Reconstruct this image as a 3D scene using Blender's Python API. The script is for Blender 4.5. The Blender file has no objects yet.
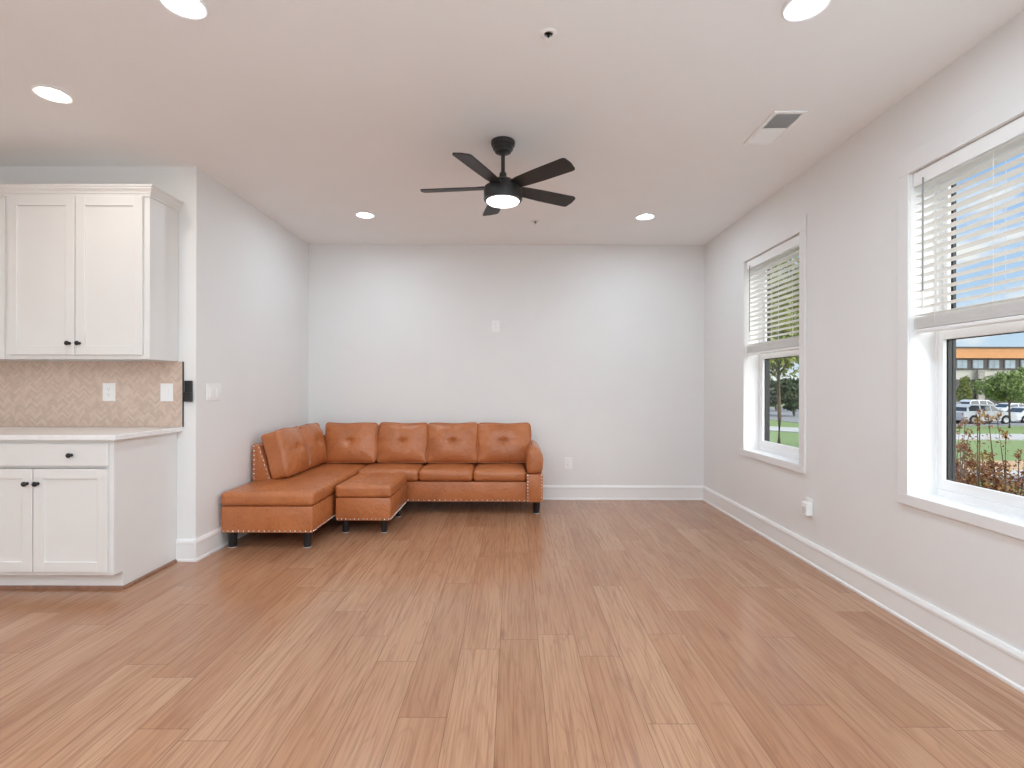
import bpy, bmesh, math, random
from mathutils import Vector, Matrix

random.seed(7)
S = bpy.context.scene
COL = S.collection
R = math.radians

# ------------------------------------------------------------------ camera
CAM_Z = 1.218
cd = bpy.data.cameras.new('camera')
cam = bpy.data.objects.new('camera', cd)
COL.objects.link(cam)
cam.location = (0, 0, CAM_Z)
cam.rotation_euler = (R(90), R(-0.12), 0)
cd.sensor_width = 36
cd.lens = 520 * 36 / 1024
cd.shift_x = -1.3 / 1024
cd.shift_y = 2.2 / 1024
cd.clip_start = 0.05
cd.clip_end = 500
S.camera = cam

# ------------------------------------------------------------------ colour management
S.view_settings.view_transform = 'Standard'
S.view_settings.look = 'None'
S.view_settings.gamma = 1
S.view_settings.exposure = -0.1
S.view_settings.use_curve_mapping = False
S.cycles.max_bounces = 12
S.cycles.diffuse_bounces = 8
S.cycles.glossy_bounces = 4
S.cycles.transparent_max_bounces = 16
S.cycles.sample_clamp_indirect = 8
S.cycles.caustics_reflective = False
S.cycles.caustics_refractive = False

LAMP_W = 8.0        # each recessed downlight
LAMP_REAR_W = 47.0   # added downlights over the rug, out of view, for light bounced to the ceiling
LAMP_COL = (0.825, 0.99, 1.125)
KITCHEN_COL = (1.0, 0.93, 0.86)
SKY = 1.0
GLOW = 7.0           # bright veiled sun high on the street side, behind the camera's right shoulder


# ------------------------------------------------------------------ node helpers
class NT:
    def __init__(s, tree):
        s.t = tree

    def n(s, kind, **kw):
        nd = s.t.nodes.new(kind)
        for k, v in kw.items():
            setattr(nd, k, v)
        return nd

    def l(s, a, b):
        s.t.links.new(a, b)

    def put(s, sock, v):
        if hasattr(v, 'is_output'):
            s.l(v, sock)
        else:
            sock.default_value = v

    def m(s, op, a, b=0.0, c=0.0):
        nd = s.n('ShaderNodeMath', operation=op)
        s.put(nd.inputs[0], a)
        s.put(nd.inputs[1], b)
        if op in ('MULTIPLY_ADD', 'SMOOTH_MIN'):
            s.put(nd.inputs[2], c)
        return nd.outputs[0]

    def ramp(s, fac, stops, interp='LINEAR'):
        nd = s.n('ShaderNodeValToRGB')
        cr = nd.color_ramp
        cr.interpolation = interp
        while len(cr.elements) < len(stops):
            cr.elements.new(0.5)
        for e, (p, c) in zip(cr.elements, stops):
            e.position = p
            e.color = (*c, 1) if len(c) == 3 else c
        s.put(nd.inputs[0], fac)
        return nd.outputs[0]

    def mix(s, fac, a, b, blend='MIX'):
        nd = s.n('ShaderNodeMix', data_type='RGBA', blend_type=blend)
        s.put(nd.inputs[0], fac)
        for i, v in ((6, a), (7, b)):
            if hasattr(v, 'is_output'):
                s.l(v, nd.inputs[i])
            else:
                nd.inputs[i].default_value = (*v, 1)
        return nd.outputs[2]

    def xyz(s, x, y, z):
        nd = s.n('ShaderNodeCombineXYZ')
        s.put(nd.inputs[0], x)
        s.put(nd.inputs[1], y)
        s.put(nd.inputs[2], z)
        return nd.outputs[0]

    def noise(s, vec, scale, detail=3, rough=0.55, dist=0.0):
        nd = s.n('ShaderNodeTexNoise')
        nd.inputs['Scale'].default_value = scale
        nd.inputs['Detail'].default_value = detail
        nd.inputs['Roughness'].default_value = rough
        nd.inputs['Distortion'].default_value = dist
        if vec is not None:
            s.l(vec, nd.inputs['Vector'])
        return nd.outputs[0]

    def bump(s, h, strength, dist):
        nd = s.n('ShaderNodeBump')
        nd.inputs['Strength'].default_value = strength
        nd.inputs['Distance'].default_value = dist
        s.l(h, nd.inputs['Height'])
        return nd.outputs[0]


def base_mat(name):
    m = bpy.data.materials.new(name)
    m.use_nodes = True
    nt = NT(m.node_tree)
    b = m.node_tree.nodes['Principled BSDF']
    tc = nt.n('ShaderNodeTexCoord')
    return m, nt, b, tc.outputs['Object']


def paint(name, col, rough=0.5, var=0.03, scale=6, bump=0.0, bscale=200, metallic=0.0, spec=0.5):
    """a plain surface with faint procedural variation"""
    m, nt, b, co = base_mat(name)
    f = nt.noise(co, scale, 3)
    lo = tuple(c * (1 - var) for c in col)
    hi = tuple(min(1, c * (1 + var)) for c in col)
    nt.l(nt.ramp(f, [(0.3, lo), (0.7, hi)]), b.inputs['Base Color'])
    b.inputs['Roughness'].default_value = rough
    b.inputs['Metallic'].default_value = metallic
    b.inputs['Specular IOR Level'].default_value = spec
    if bump:
        nt.l(nt.bump(nt.noise(co, bscale, 2), bump, 0.002), b.inputs['Normal'])
    return m


def emit(name, col, strength):
    m = bpy.data.materials.new(name)
    m.use_nodes = True
    nt = NT(m.node_tree)
    b = m.node_tree.nodes['Principled BSDF']
    b.inputs['Base Color'].default_value = (0.8, 0.8, 0.8, 1)
    b.inputs['Emission Color'].default_value = (*col, 1)
    b.inputs['Emission Strength'].default_value = strength
    return m


def leather_mat():
    m, nt, b, co = base_mat('tan_leather')
    f = nt.noise(co, 5, 4)
    g = nt.noise(co, 60, 3)
    c = nt.ramp(f, [(0.3, (0.40, 0.128, 0.042)), (0.55, (0.47, 0.158, 0.054)), (0.75, (0.53, 0.188, 0.068))])
    nt.l(nt.mix(0.05, c, nt.ramp(g, [(0.3, (0.2, 0.06, 0.02)), (0.7, (0.62, 0.27, 0.12))])), b.inputs['Base Color'])
    nt.l(nt.ramp(g, [(0.3, (0.26,) * 3), (0.7, (0.36,) * 3)]), b.inputs['Roughness'])
    w = nt.noise(co, 14, 3, 0.6, 1.2)
    h = w
    nt.l(nt.bump(h, 0.5, 0.014), b.inputs['Normal'])
    return m


def floor_mat():
    m, nt, b, co = base_mat('laminate_planks')
    sx = nt.n('ShaderNodeSeparateXYZ')
    nt.l(co, sx.inputs[0])
    W, L = 0.181, 1.30
    xs = nt.m('DIVIDE', nt.m('ADD', sx.outputs[0], 0.06), W)
    row = nt.m('FLOOR', xs)
    fx = nt.m('FRACT', xs)
    wn = nt.n('ShaderNodeTexWhiteNoise', noise_dimensions='1D')
    nt.l(row, wn.inputs['W'])
    ys = nt.m('ADD', nt.m('DIVIDE', sx.outputs[1], L), nt.m('MULTIPLY', wn.outputs['Value'], 7.0))
    pid = nt.m('FLOOR', ys)
    fy = nt.m('FRACT', ys)
    wn2 = nt.n('ShaderNodeTexWhiteNoise', noise_dimensions='2D')
    nt.l(nt.xyz(row, pid, 0.0), wn2.inputs['Vector'])
    tone = wn2.outputs['Value']
    # per-plank shift of the grain
    shift = nt.m('MULTIPLY', tone, 53.0)
    gvec = nt.xyz(nt.m('ADD', nt.m('MULTIPLY', sx.outputs[0], 1.0), shift),
                  nt.m('ADD', nt.m('MULTIPLY', sx.outputs[1], 0.030), shift), shift)
    fine = nt.noise(gvec, 92, 5, 0.62, 0.35)
    cvec = nt.xyz(nt.m('ADD', nt.m('MULTIPLY', sx.outputs[0], 1.0), shift),
                  nt.m('ADD', nt.m('MULTIPLY', sx.outputs[1], 0.11), shift), shift)
    field = nt.noise(cvec, 7.0, 2, 0.5, 0.3)
    rings = nt.m('FRACT', nt.m('MULTIPLY', field, 9.0))
    rings = nt.m('ABSOLUTE', nt.m('SUBTRACT', rings, 0.5))      # cathedral figure
    broad = nt.noise(cvec, 4.0, 3, 0.6)
    base = nt.ramp(tone, [(0.0, (0.345, 0.163, 0.084)), (0.35, (0.415, 0.209, 0.113)),
                          (0.75, (0.462, 0.248, 0.139)), (1.0, (0.52, 0.302, 0.181))])
    base = nt.mix(0.48, base, nt.ramp(broad, [(0.3, (0.37, 0.170, 0.088)), (0.7, (0.53, 0.317, 0.190))]))
    base = nt.mix(nt.ramp(fine, [(0.34, (0.58,) * 3), (0.55, (0.0,) * 3)]), base, (0.235, 0.102, 0.056))
    base = nt.mix(nt.ramp(rings, [(0.0, (0.30,) * 3), (0.14, (0.0,) * 3)]), base, (0.25, 0.115, 0.066))
    # sparse knots
    vo = nt.n('ShaderNodeTexVoronoi')
    vo.inputs['Scale'].default_value = 1.0
    nt.l(nt.xyz(nt.m('MULTIPLY', sx.outputs[0], 2.3), nt.m('MULTIPLY', sx.outputs[1], 0.9), shift), vo.inputs['Vector'])
    base = nt.mix(nt.ramp(vo.outputs['Distance'], [(0.02, (0.55,) * 3), (0.075, (0.0,) * 3)]), base, (0.16, 0.068, 0.036))
    # seams
    ex = nt.m('MULTIPLY', nt.m('MINIMUM', fx, nt.m('SUBTRACT', 1.0, fx)), W)
    ey = nt.m('MULTIPLY', nt.m('MINIMUM', fy, nt.m('SUBTRACT', 1.0, fy)), L)
    e = nt.m('MINIMUM', ex, ey)
    seam = nt.ramp(nt.m('DIVIDE', e, 0.004), [(0.25, (0.6,) * 3), (0.55, (0.0,) * 3)])
    base = nt.mix(seam, base, (0.13, 0.06, 0.035))
    nt.l(base, b.inputs['Base Color'])
    nt.l(nt.ramp(fine, [(0.3, (0.225,) * 3), (0.7, (0.165,) * 3)]), b.inputs['Roughness'])
    b.inputs['Specular IOR Level'].default_value = 0.5
    h = nt.m('SUBTRACT', nt.m('MULTIPLY', fine, 0.25), nt.m('MULTIPLY', seam, 0.6))
    nt.l(nt.bump(h, 0.10, 0.001), b.inputs['Normal'])
    return m


def leaf_mat(name, stops):
    m, nt, b, co = base_mat(name)
    f = nt.noise(co, 9, 2)
    nt.l(nt.ramp(f, stops), b.inputs['Base Color'])
    b.inputs['Roughness'].default_value = 0.6
    return m


def glass_mat():
    m = bpy.data.materials.new('window_glass')
    m.use_nodes = True
    t = m.node_tree
    nt = NT(t)
    t.nodes.remove(t.nodes['Principled BSDF'])
    out = t.nodes['Material Output']
    tr = nt.n('ShaderNodeBsdfTransparent')
    gl = nt.n('ShaderNodeBsdfGlossy')
    gl.inputs['Roughness'].default_value = 0.02
    fr = nt.n('ShaderNodeFresnel')
    fr.inputs['IOR'].default_value = 1.25
    co = nt.n('ShaderNodeTexCoord').outputs['Object']
    nt.l(nt.ramp(nt.noise(co, 2, 2), [(0.3, (0.96, 0.98, 0.97)), (0.7, (0.985, 0.99, 0.985))]), tr.inputs['Color'])
    mx = nt.n('ShaderNodeMixShader')
    geo = nt.n('ShaderNodeNewGeometry')
    nt.l(nt.m('MULTIPLY', fr.outputs[0], nt.m('SUBTRACT', 1.0, geo.outputs['Backfacing'])), mx.inputs[0])
    nt.l(tr.outputs[0], mx.inputs[1])
    nt.l(gl.outputs[0], mx.inputs[2])
    nt.l(mx.outputs[0], out.inputs['Surface'])
    return m


def slat_mat():
    m = bpy.data.materials.new('blind_slat')
    m.use_nodes = True
    t = m.node_tree
    nt = NT(t)
    b = t.nodes['Principled BSDF']
    out = t.nodes['Material Output']
    co = nt.n('ShaderNodeTexCoord').outputs['Object']
    nt.l(nt.ramp(nt.noise(co, 8, 2), [(0.3, (0.88, 0.87, 0.86)), (0.7, (0.91, 0.905, 0.895))]), b.inputs['Base Color'])
    b.inputs['Roughness'].default_value = 0.45
    tl = nt.n('ShaderNodeBsdfTranslucent')
    tl.inputs['Color'].default_value = (0.9, 0.87, 0.82, 1)
    mx = nt.n('ShaderNodeMixShader')
    mx.inputs[0].default_value = 0.32
    nt.l(b.outputs[0], mx.inputs[1])
    nt.l(tl.outputs[0], mx.inputs[2])
    nt.l(mx.outputs[0], out.inputs['Surface'])
    return m


# ------------------------------------------------------------------ world: blue sky with white clouds
wd = bpy.data.worlds.new('sky')
S.world = wd
wd.use_nodes = True
wt = NT(wd.node_tree)
bg = wd.node_tree.nodes['Background']
wc = wt.n('ShaderNodeTexCoord')
ws = wt.n('ShaderNodeSeparateXYZ')
wt.l(wc.outputs['Generated'], ws.inputs[0])
elev = wt.m('MAXIMUM', ws.outputs[2], 0.0)
blue = wt.ramp(elev, [(0.0, (0.74, 0.86, 0.97)), (0.08, (0.55, 0.75, 0.97)), (0.3, (0.29, 0.53, 0.92)), (1.0, (0.20, 0.42, 0.84))])
cvec = wt.xyz(ws.outputs[0], ws.outputs[1], wt.m('MULTIPLY', ws.outputs[2], 2.6))
cl = wt.noise(cvec, 5.5, 6, 0.55, 0.2)
cloud = wt.ramp(cl, [(0.47, (0, 0, 0)), (0.62, (1, 1, 1))])
skyc = wt.mix(cloud, blue, (1.0, 1.0, 1.0))
vd = wt.n('ShaderNodeVectorMath', operation='DOT_PRODUCT')
vd.inputs[1].default_value = Vector((0.72, -0.52, 0.46)).normalized()
wt.l(wc.outputs['Generated'], vd.inputs[0])
lobe = wt.m('EXPONENT', wt.m('MULTIPLY', wt.m('SUBTRACT', vd.outputs['Value'], 1.0), 6.0))
lobe = wt.m('MULTIPLY', lobe, GLOW)
glow = wt.xyz(lobe, wt.m('MULTIPLY', lobe, 0.98), wt.m('MULTIPLY', lobe, 0.95))
addn = wt.n('ShaderNodeVectorMath', operation='ADD')
wt.l(skyc, addn.inputs[0])
wt.l(glow, addn.inputs[1])
wt.l(addn.outputs[0], bg.inputs['Color'])
bg.inputs['Strength'].default_value = SKY

sund = bpy.data.lights.new('sun', 'SUN')
sun = bpy.data.objects.new('sun', sund)
COL.objects.link(sun)
sund.energy = 0.9
sund.angle = R(3)
sund.color = (1, 0.96, 0.9)
sun.rotation_euler = Vector((0.75, 0.30, -1.1)).to_track_quat('-Z', 'Y').to_euler()


# ------------------------------------------------------------------ mesh builder
class MB:
    def __init__(s):
        s.bm = bmesh.new()

    def _add(s, tmp, mat=0):
        for f in tmp.faces:
            f.material_index = mat
        me = bpy.data.meshes.new('tmp')
        tmp.to_mesh(me)
        tmp.free()
        s.bm.from_mesh(me)
        bpy.data.meshes.remove(me)
        return s

    def box(s, x0, x1, y0, y1, z0, z1, bev=0.0, seg=2, mat=0, M=None):
        t = bmesh.new()
        bmesh.ops.create_cube(t, size=1)
        sx, sy, sz = abs(x1 - x0), abs(y1 - y0), abs(z1 - z0)
        bmesh.ops.scale(t, vec=(sx, sy, sz), verts=t.verts)
        bmesh.ops.translate(t, vec=((x0 + x1) / 2, (y0 + y1) / 2, (z0 + z1) / 2), verts=t.verts)
        if bev:
            bmesh.ops.bevel(t, geom=t.edges[:], offset=min(bev, 0.49 * min(sx, sy, sz)), segments=seg, affect='EDGES', profile=0.5)
        if M is not None:
            bmesh.ops.transform(t, matrix=M, verts=t.verts)
        return s._add(t, mat)

    def prism(s, pts, axis, a, b, bev=0.0, seg=2, mat=0, M=None):
        """polygon pts extruded along axis from a to b; the two other axes in order"""
        t = bmesh.new()

        def P(p, d):
            if axis == 'x':
                return (d, p[0], p[1])
            if axis == 'y':
                return (p[0], d, p[1])
            return (p[0], p[1], d)
        lo = [t.verts.new(P(p, a)) for p in pts]
        hi = [t.verts.new(P(p, b)) for p in pts]
        n = len(pts)
        t.faces.new(lo)
        t.faces.new(hi[::-1])
        for i in range(n):
            t.faces.new((lo[i], lo[(i + 1) % n], hi[(i + 1) % n], hi[i]))
        bmesh.ops.recalc_face_normals(t, faces=t.faces[:])
        if bev:
            bmesh.ops.bevel(t, geom=t.edges[:], offset=bev, segments=seg, affect='EDGES', profile=0.5)
        if M is not None:
            bmesh.ops.transform(t, matrix=M, verts=t.verts)
        return s._add(t, mat)

    def lathe(s, prof, c=(0, 0, 0), seg=32, mat=0, M=None, cap=True):
        """profile of (radius, z) turned about z"""
        t = bmesh.new()
        rings = []
        for r, z in prof:
            rings.append([t.verts.new((max(r, 1e-5) * math.cos(2 * math.pi * k / seg), max(r, 1e-5) * math.sin(2 * math.pi * k / seg), z)) for k in range(seg)])
        for a, b in zip(rings, rings[1:]):
            for k in range(seg):
                t.faces.new((a[k], a[(k + 1) % seg], b[(k + 1) % seg], b[k]))
        if cap:
            t.faces.new(rings[0][::-1])
            t.faces.new(rings[-1])
        bmesh.ops.recalc_face_normals(t, faces=t.faces[:])
        if M is not None:
            bmesh.ops.transform(t, matrix=M, verts=t.verts)
        bmesh.ops.translate(t, vec=c, verts=t.verts)
        return s._add(t, mat)

    def tube(s, pts, r, seg=8, mat=0, closed=False):
        t = bmesh.new()
        pts = [Vector(p) for p in pts]
        rs = r if isinstance(r, (list, tuple)) else [r] * len(pts)
        rings = []
        n = len(pts)
        for i, p in enumerate(pts):
            if closed:
                d = pts[(i + 1) % n] - pts[i - 1]
            else:
                d = pts[min(i + 1, n - 1)] - pts[max(i - 1, 0)]
            d.normalize()
            u = d.cross(Vector((0, 0, 1)))
            if u.length < 1e-3:
                u = d.cross(Vector((1, 0, 0)))
            u.normalize()
            v = d.cross(u)
            rings.append([t.verts.new(p + rs[i] * (u * math.cos(2 * math.pi * k / seg) + v * math.sin(2 * math.pi * k / seg))) for k in range(seg)])
        m = n if closed else n - 1
        for i in range(m):
            a, b = rings[i], rings[(i + 1) % n]
            for k in range(seg):
                t.faces.new((a[k], a[(k + 1) % seg], b[(k + 1) % seg], b[k]))
        if not closed:
            t.faces.new(rings[0][::-1])
            t.faces.new(rings[-1])
        bmesh.ops.recalc_face_normals(t, faces=t.faces[:])
        return s._add(t, mat)

    def pad(s, hx, hy, hz, r, n=14, deform=None, M=None, mat=0):
        """soft rounded box: half sizes hx,hy,hz, corner radius r; deform(p, u, v, w) moves its points"""
        def axis(h):
            inner = max(h - r, 1e-4)
            c = [-h + r * (1 - math.cos(math.pi / 2 * k / 4)) * 1.0 for k in range(4)]
            mid = [-inner + 2 * inner * k / n for k in range(n + 1)]
            return c + mid + [-x for x in c[::-1]]
        ax, ay, az = axis(hx), axis(hy), axis(hz)
        t = bmesh.new()
        vs = {}
        nx, ny, nz = len(ax), len(ay), len(az)

        def V(i, j, k):
            key = (i, j, k)
            if key not in vs:
                p = Vector((ax[i], ay[j], az[k]))
                q = Vector((max(-hx + r, min(hx - r, p.x)), max(-hy + r, min(hy - r, p.y)), max(-hz + r, min(hz - r, p.z))))
                d = p - q
                if d.length > 1e-9:
                    p = q + d.normalized() * r
                u, v, w = p.x / hx, p.y / hy, p.z / hz
                if deform:
                    p = deform(p.copy(), u, v, w)
                vs[key] = t.verts.new(p)
            return vs[key]
        for i in range(nx - 1):
            for j in range(ny - 1):
                t.faces.new((V(i, j, 0), V(i, j + 1, 0), V(i + 1, j + 1, 0), V(i + 1, j, 0)))
                t.faces.new((V(i, j, nz - 1), V(i + 1, j, nz - 1), V(i + 1, j + 1, nz - 1), V(i, j + 1, nz - 1)))
        for i in range(nx - 1):
            for k in range(nz - 1):
                t.faces.new((V(i, 0, k), V(i + 1, 0, k), V(i + 1, 0, k + 1), V(i, 0, k + 1)))
                t.faces.new((V(i, ny - 1, k), V(i, ny - 1, k + 1), V(i + 1, ny - 1, k + 1), V(i + 1, ny - 1, k)))
        for j in range(ny - 1):
            for k in range(nz - 1):
                t.faces.new((V(0, j, k), V(0, j, k + 1), V(0, j + 1, k + 1), V(0, j + 1, k)))
                t.faces.new((V(nx - 1, j, k), V(nx - 1, j + 1, k), V(nx - 1, j + 1, k + 1), V(nx - 1, j, k + 1)))
        if M is not None:
            bmesh.ops.transform(t, matrix=M, verts=t.verts)
        return s._add(t, mat)

    def build(s, name, mats, parent=None, origin=None, smooth=False, angle=35):
        """link as ONE object. Points are in world space when parent is a thing made with thing(); origin = that thing's base"""
        me = bpy.data.meshes.new(name)
        o0 = Vector((0, 0, 0))
        if parent is not None:
            o0 = Vector(parent.get('_o', (0, 0, 0)))
        elif origin is not None:
            o0 = Vector(origin)
        bmesh.ops.translate(s.bm, vec=-o0, verts=s.bm.verts)
        s.bm.to_mesh(me)
        s.bm.free()
        for m in (mats if isinstance(mats, (list, tuple)) else [mats]):
            me.materials.append(m)
        if smooth:
            me.shade_smooth()
            if angle:
                me.set_sharp_from_angle(angle=R(angle))
        o = bpy.data.objects.new(name, me)
        COL.objects.link(o)
        if parent is not None:
            o.parent = parent
            o['_o'] = list(o0)
        else:
            o.location = o0
        return o


def tag(o, label=None, cat=None, group=None, kind=None):
    if label:
        o['label'] = label
    if cat:
        o['category'] = cat
    if group:
        o['group'] = group
    if kind:
        o['kind'] = kind
    return o


def thing(name, loc, label, cat, group=None, kind=None):
    o = bpy.data.objects.new(name, None)
    o.empty_display_size = 0.1
    COL.objects.link(o)
    o.location = loc
    o['_o'] = list(loc)
    return tag(o, label, cat, group, kind)


def copy_tree(o, parent=None):
    c = o.copy()
    COL.objects.link(c)
    if parent is not None:
        c.parent = parent
    for ch in [x for x in o.children]:
        copy_tree(ch, c)
    return c


# ------------------------------------------------------------------ materials
M_WALL = paint('wall_paint', (0.80, 0.795, 0.785), 0.6, 0.008, 3, 0.08, 320)
M_CEIL = paint('ceiling_paint', (0.87, 0.87, 0.865), 0.75, 0.008, 3, 0.08, 320)
M_TRIM = paint('trim_paint', (0.86, 0.855, 0.845), 0.35, 0.008, 4)
M_CASING = paint('casing_paint', (0.80, 0.795, 0.785), 0.45, 0.008, 4)
M_CAB = paint('cabinet_paint', (0.77, 0.755, 0.735), 0.38, 0.01, 4)
M_COUNTER = paint('quartz_counter', (0.83, 0.82, 0.81), 0.22, 0.03, 30)
M_FLOOR = floor_mat()
M_BLACK = paint('matte_black_metal', (0.014, 0.014, 0.015), 0.38, 0.1, 20)
M_FAN = paint('fan_black', (0.022, 0.021, 0.021), 0.42, 0.1, 12)
M_BLADE = paint('fan_blade_black', (0.020, 0.018, 0.017), 0.5, 0.2, 30, 0.1, 60)
M_PLASTIC = paint('white_plastic', (0.88, 0.88, 0.87), 0.3, 0.01, 8)
M_SLOT = paint('socket_shadow_grey', (0.25, 0.25, 0.25), 0.5, 0.05, 30)
M_VINYL = paint('window_vinyl', (0.88, 0.88, 0.88), 0.32, 0.01, 6)
M_DARKFRAME = paint('dark_exterior_frame', (0.010, 0.010, 0.010), 0.5, 0.15, 20)
M_GLASS = glass_mat()
M_SLAT = slat_mat()
M_LEATHER = leather_mat()
M_NAIL = paint('nickel_nailhead', (0.85, 0.83, 0.80), 0.22, 0.03, 40, metallic=0.9)
M_LEG = paint('black_plastic_leg', (0.012, 0.012, 0.014), 0.3, 0.1, 20)
M_GLIDE = paint('pale_glide', (0.55, 0.52, 0.5), 0.4, 0.05, 30)
M_SHOE = paint('wood_shoe_moulding', (0.27, 0.135, 0.085), 0.4, 0.2, 25)
M_LENS = emit('led_lens', (1.0, 0.97, 0.93), 4.0)
M_GRILLE_SHADE = paint('grille_shade_grey', (0.74, 0.74, 0.74), 0.5, 0.04, 30)
M_GRILLE_IN = paint('duct_grey', (0.62, 0.62, 0.62), 0.6, 0.04, 30)
M_STEEL = paint('chrome_sprinkler', (0.6, 0.6, 0.6), 0.25, 0.05, 30, metallic=0.8)
M_GROUT = paint('tile_grout', (0.74, 0.64, 0.56), 0.8, 0.03, 30)
TILES = [paint('beige_tile', c, 0.32, 0.05, 40) for c in
         ((0.63, 0.485, 0.395), (0.66, 0.515, 0.42), (0.685, 0.54, 0.445), (0.61, 0.475, 0.385), (0.70, 0.56, 0.465))]
M_WAND = paint('wand_grey', (0.30, 0.30, 0.30), 0.4, 0.05, 30)

# ------------------------------------------------------------------ the room shell
XL, XR, YB, YK, H = -2.205, 2.053, 5.597, 3.615, 2.74
XW, YR = -5.6, -3.6                 # far kitchen side, wall behind the camera
T = 0.19                            # outside wall thickness
WY = [(1.79, 2.69), (3.713, 4.607), (-1.9, -1.0)]     # window openings along the right wall, the last added for daylight
WZ = (0.662, 2.322)
LIN = 0.012


def structure(o):
    o['kind'] = 'structure'
    return o


structure(MB().box(XW - T, XR + T, YR - T, YB + T, -0.2, 0).build('floor', M_FLOOR))
structure(MB().box(XW - T, XR + T, YR - T, YB + T, H, H + 0.2).build('ceiling', M_CEIL))
structure(MB().box(XL - 0.12, XR + T, YB, YB + T, 0, H).build('wall_back', M_WALL))
structure(MB().box(XL - 0.12, XL, YK, YB, 0, H).build('wall_left', M_WALL))
structure(MB().box(XW, XL - 0.12, YK, YK + 0.12, 0, H).build('wall_kitchen', M_WALL))
structure(MB().box(XW - T, XW, YR, YK + 0.12, 0, H).build('wall_far_left', M_WALL))
w = MB()
ys = [YR]
for a, b in sorted(WY):
    ys += [a - LIN, b + LIN]
ys.append(YB)
for i in range(0, len(ys), 2):
    w.box(XR, XR + T, ys[i], ys[i + 1], 0, H)
for a, b in WY:
    w.box(XR, XR + T, a - LIN, b + LIN, 0, WZ[0] - LIN)
    w.box(XR, XR + T, a - LIN, b + LIN, WZ[1] + LIN, H)
structure(w.build('wall_right', M_WALL))
# wall behind the camera with an added patio door, unseen, to let in daylight
DX0, DX1, DZ = -2.9, 1.5, 2.3
w = MB().box(XW, DX0, YR - T, YR, 0, H).box(DX1, XR + T, YR - T, YR, 0, H).box(DX0, DX1, YR - T, YR, DZ, H)
structure(w.build('wall_rear', M_WALL))
d = thing('added_door_1', ((DX0 + DX1) / 2, YR, 0), None, None, kind='structure')
f = MB()
for x0, x1 in ((DX0, DX0 + 0.07), ((DX0 + DX1) / 2 - 0.05, (DX0 + DX1) / 2 + 0.05), (DX1 - 0.07, DX1)):
    f.box(x0, x1, YR - 0.14, YR - 0.06, 0, DZ, 0.004)
f.box(DX0 + 0.07, DX1 - 0.07, YR - 0.14, YR - 0.06, DZ - 0.07, DZ, 0.004).box(DX0 + 0.07, DX1 - 0.07, YR - 0.14, YR - 0.06, 0, 0.09, 0.004)
f.build('door_frame', M_VINYL, d)
MB().box(DX0 + 0.07, DX1 - 0.07, YR - 0.103, YR - 0.097, 0.09, DZ - 0.07).build('pane', M_GLASS, d)


# baseboards: flat board, stepped cap and a small shoe
def base_profile():
    return [(0, 0), (0.022, 0), (0.022, 0.012), (0.015, 0.020), (0.015, 0.118), (0.019, 0.122), (0.019, 0.134), (0.014, 0.146), (0.010, 0.152), (0, 0.152)]


bp = base_profile()
structure(MB().prism([(YB - a, z) for a, z in bp], 'x', XL, XR).build('baseboard_back', M_TRIM))
structure(MB().prism([(XR - a, z) for a, z in bp], 'y', YR, YB - 0.015).build('baseboard_right', M_TRIM))
structure(MB().prism([(XL + a, z) for a, z in bp], 'y', YK - 0.022, YB - 0.015).build('baseboard_left', M_TRIM))
structure(MB().prism([(YK - a, z) for a, z in bp], 'x', -2.333, XL + 0.0).build('baseboard_kitchen', M_TRIM))


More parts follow.
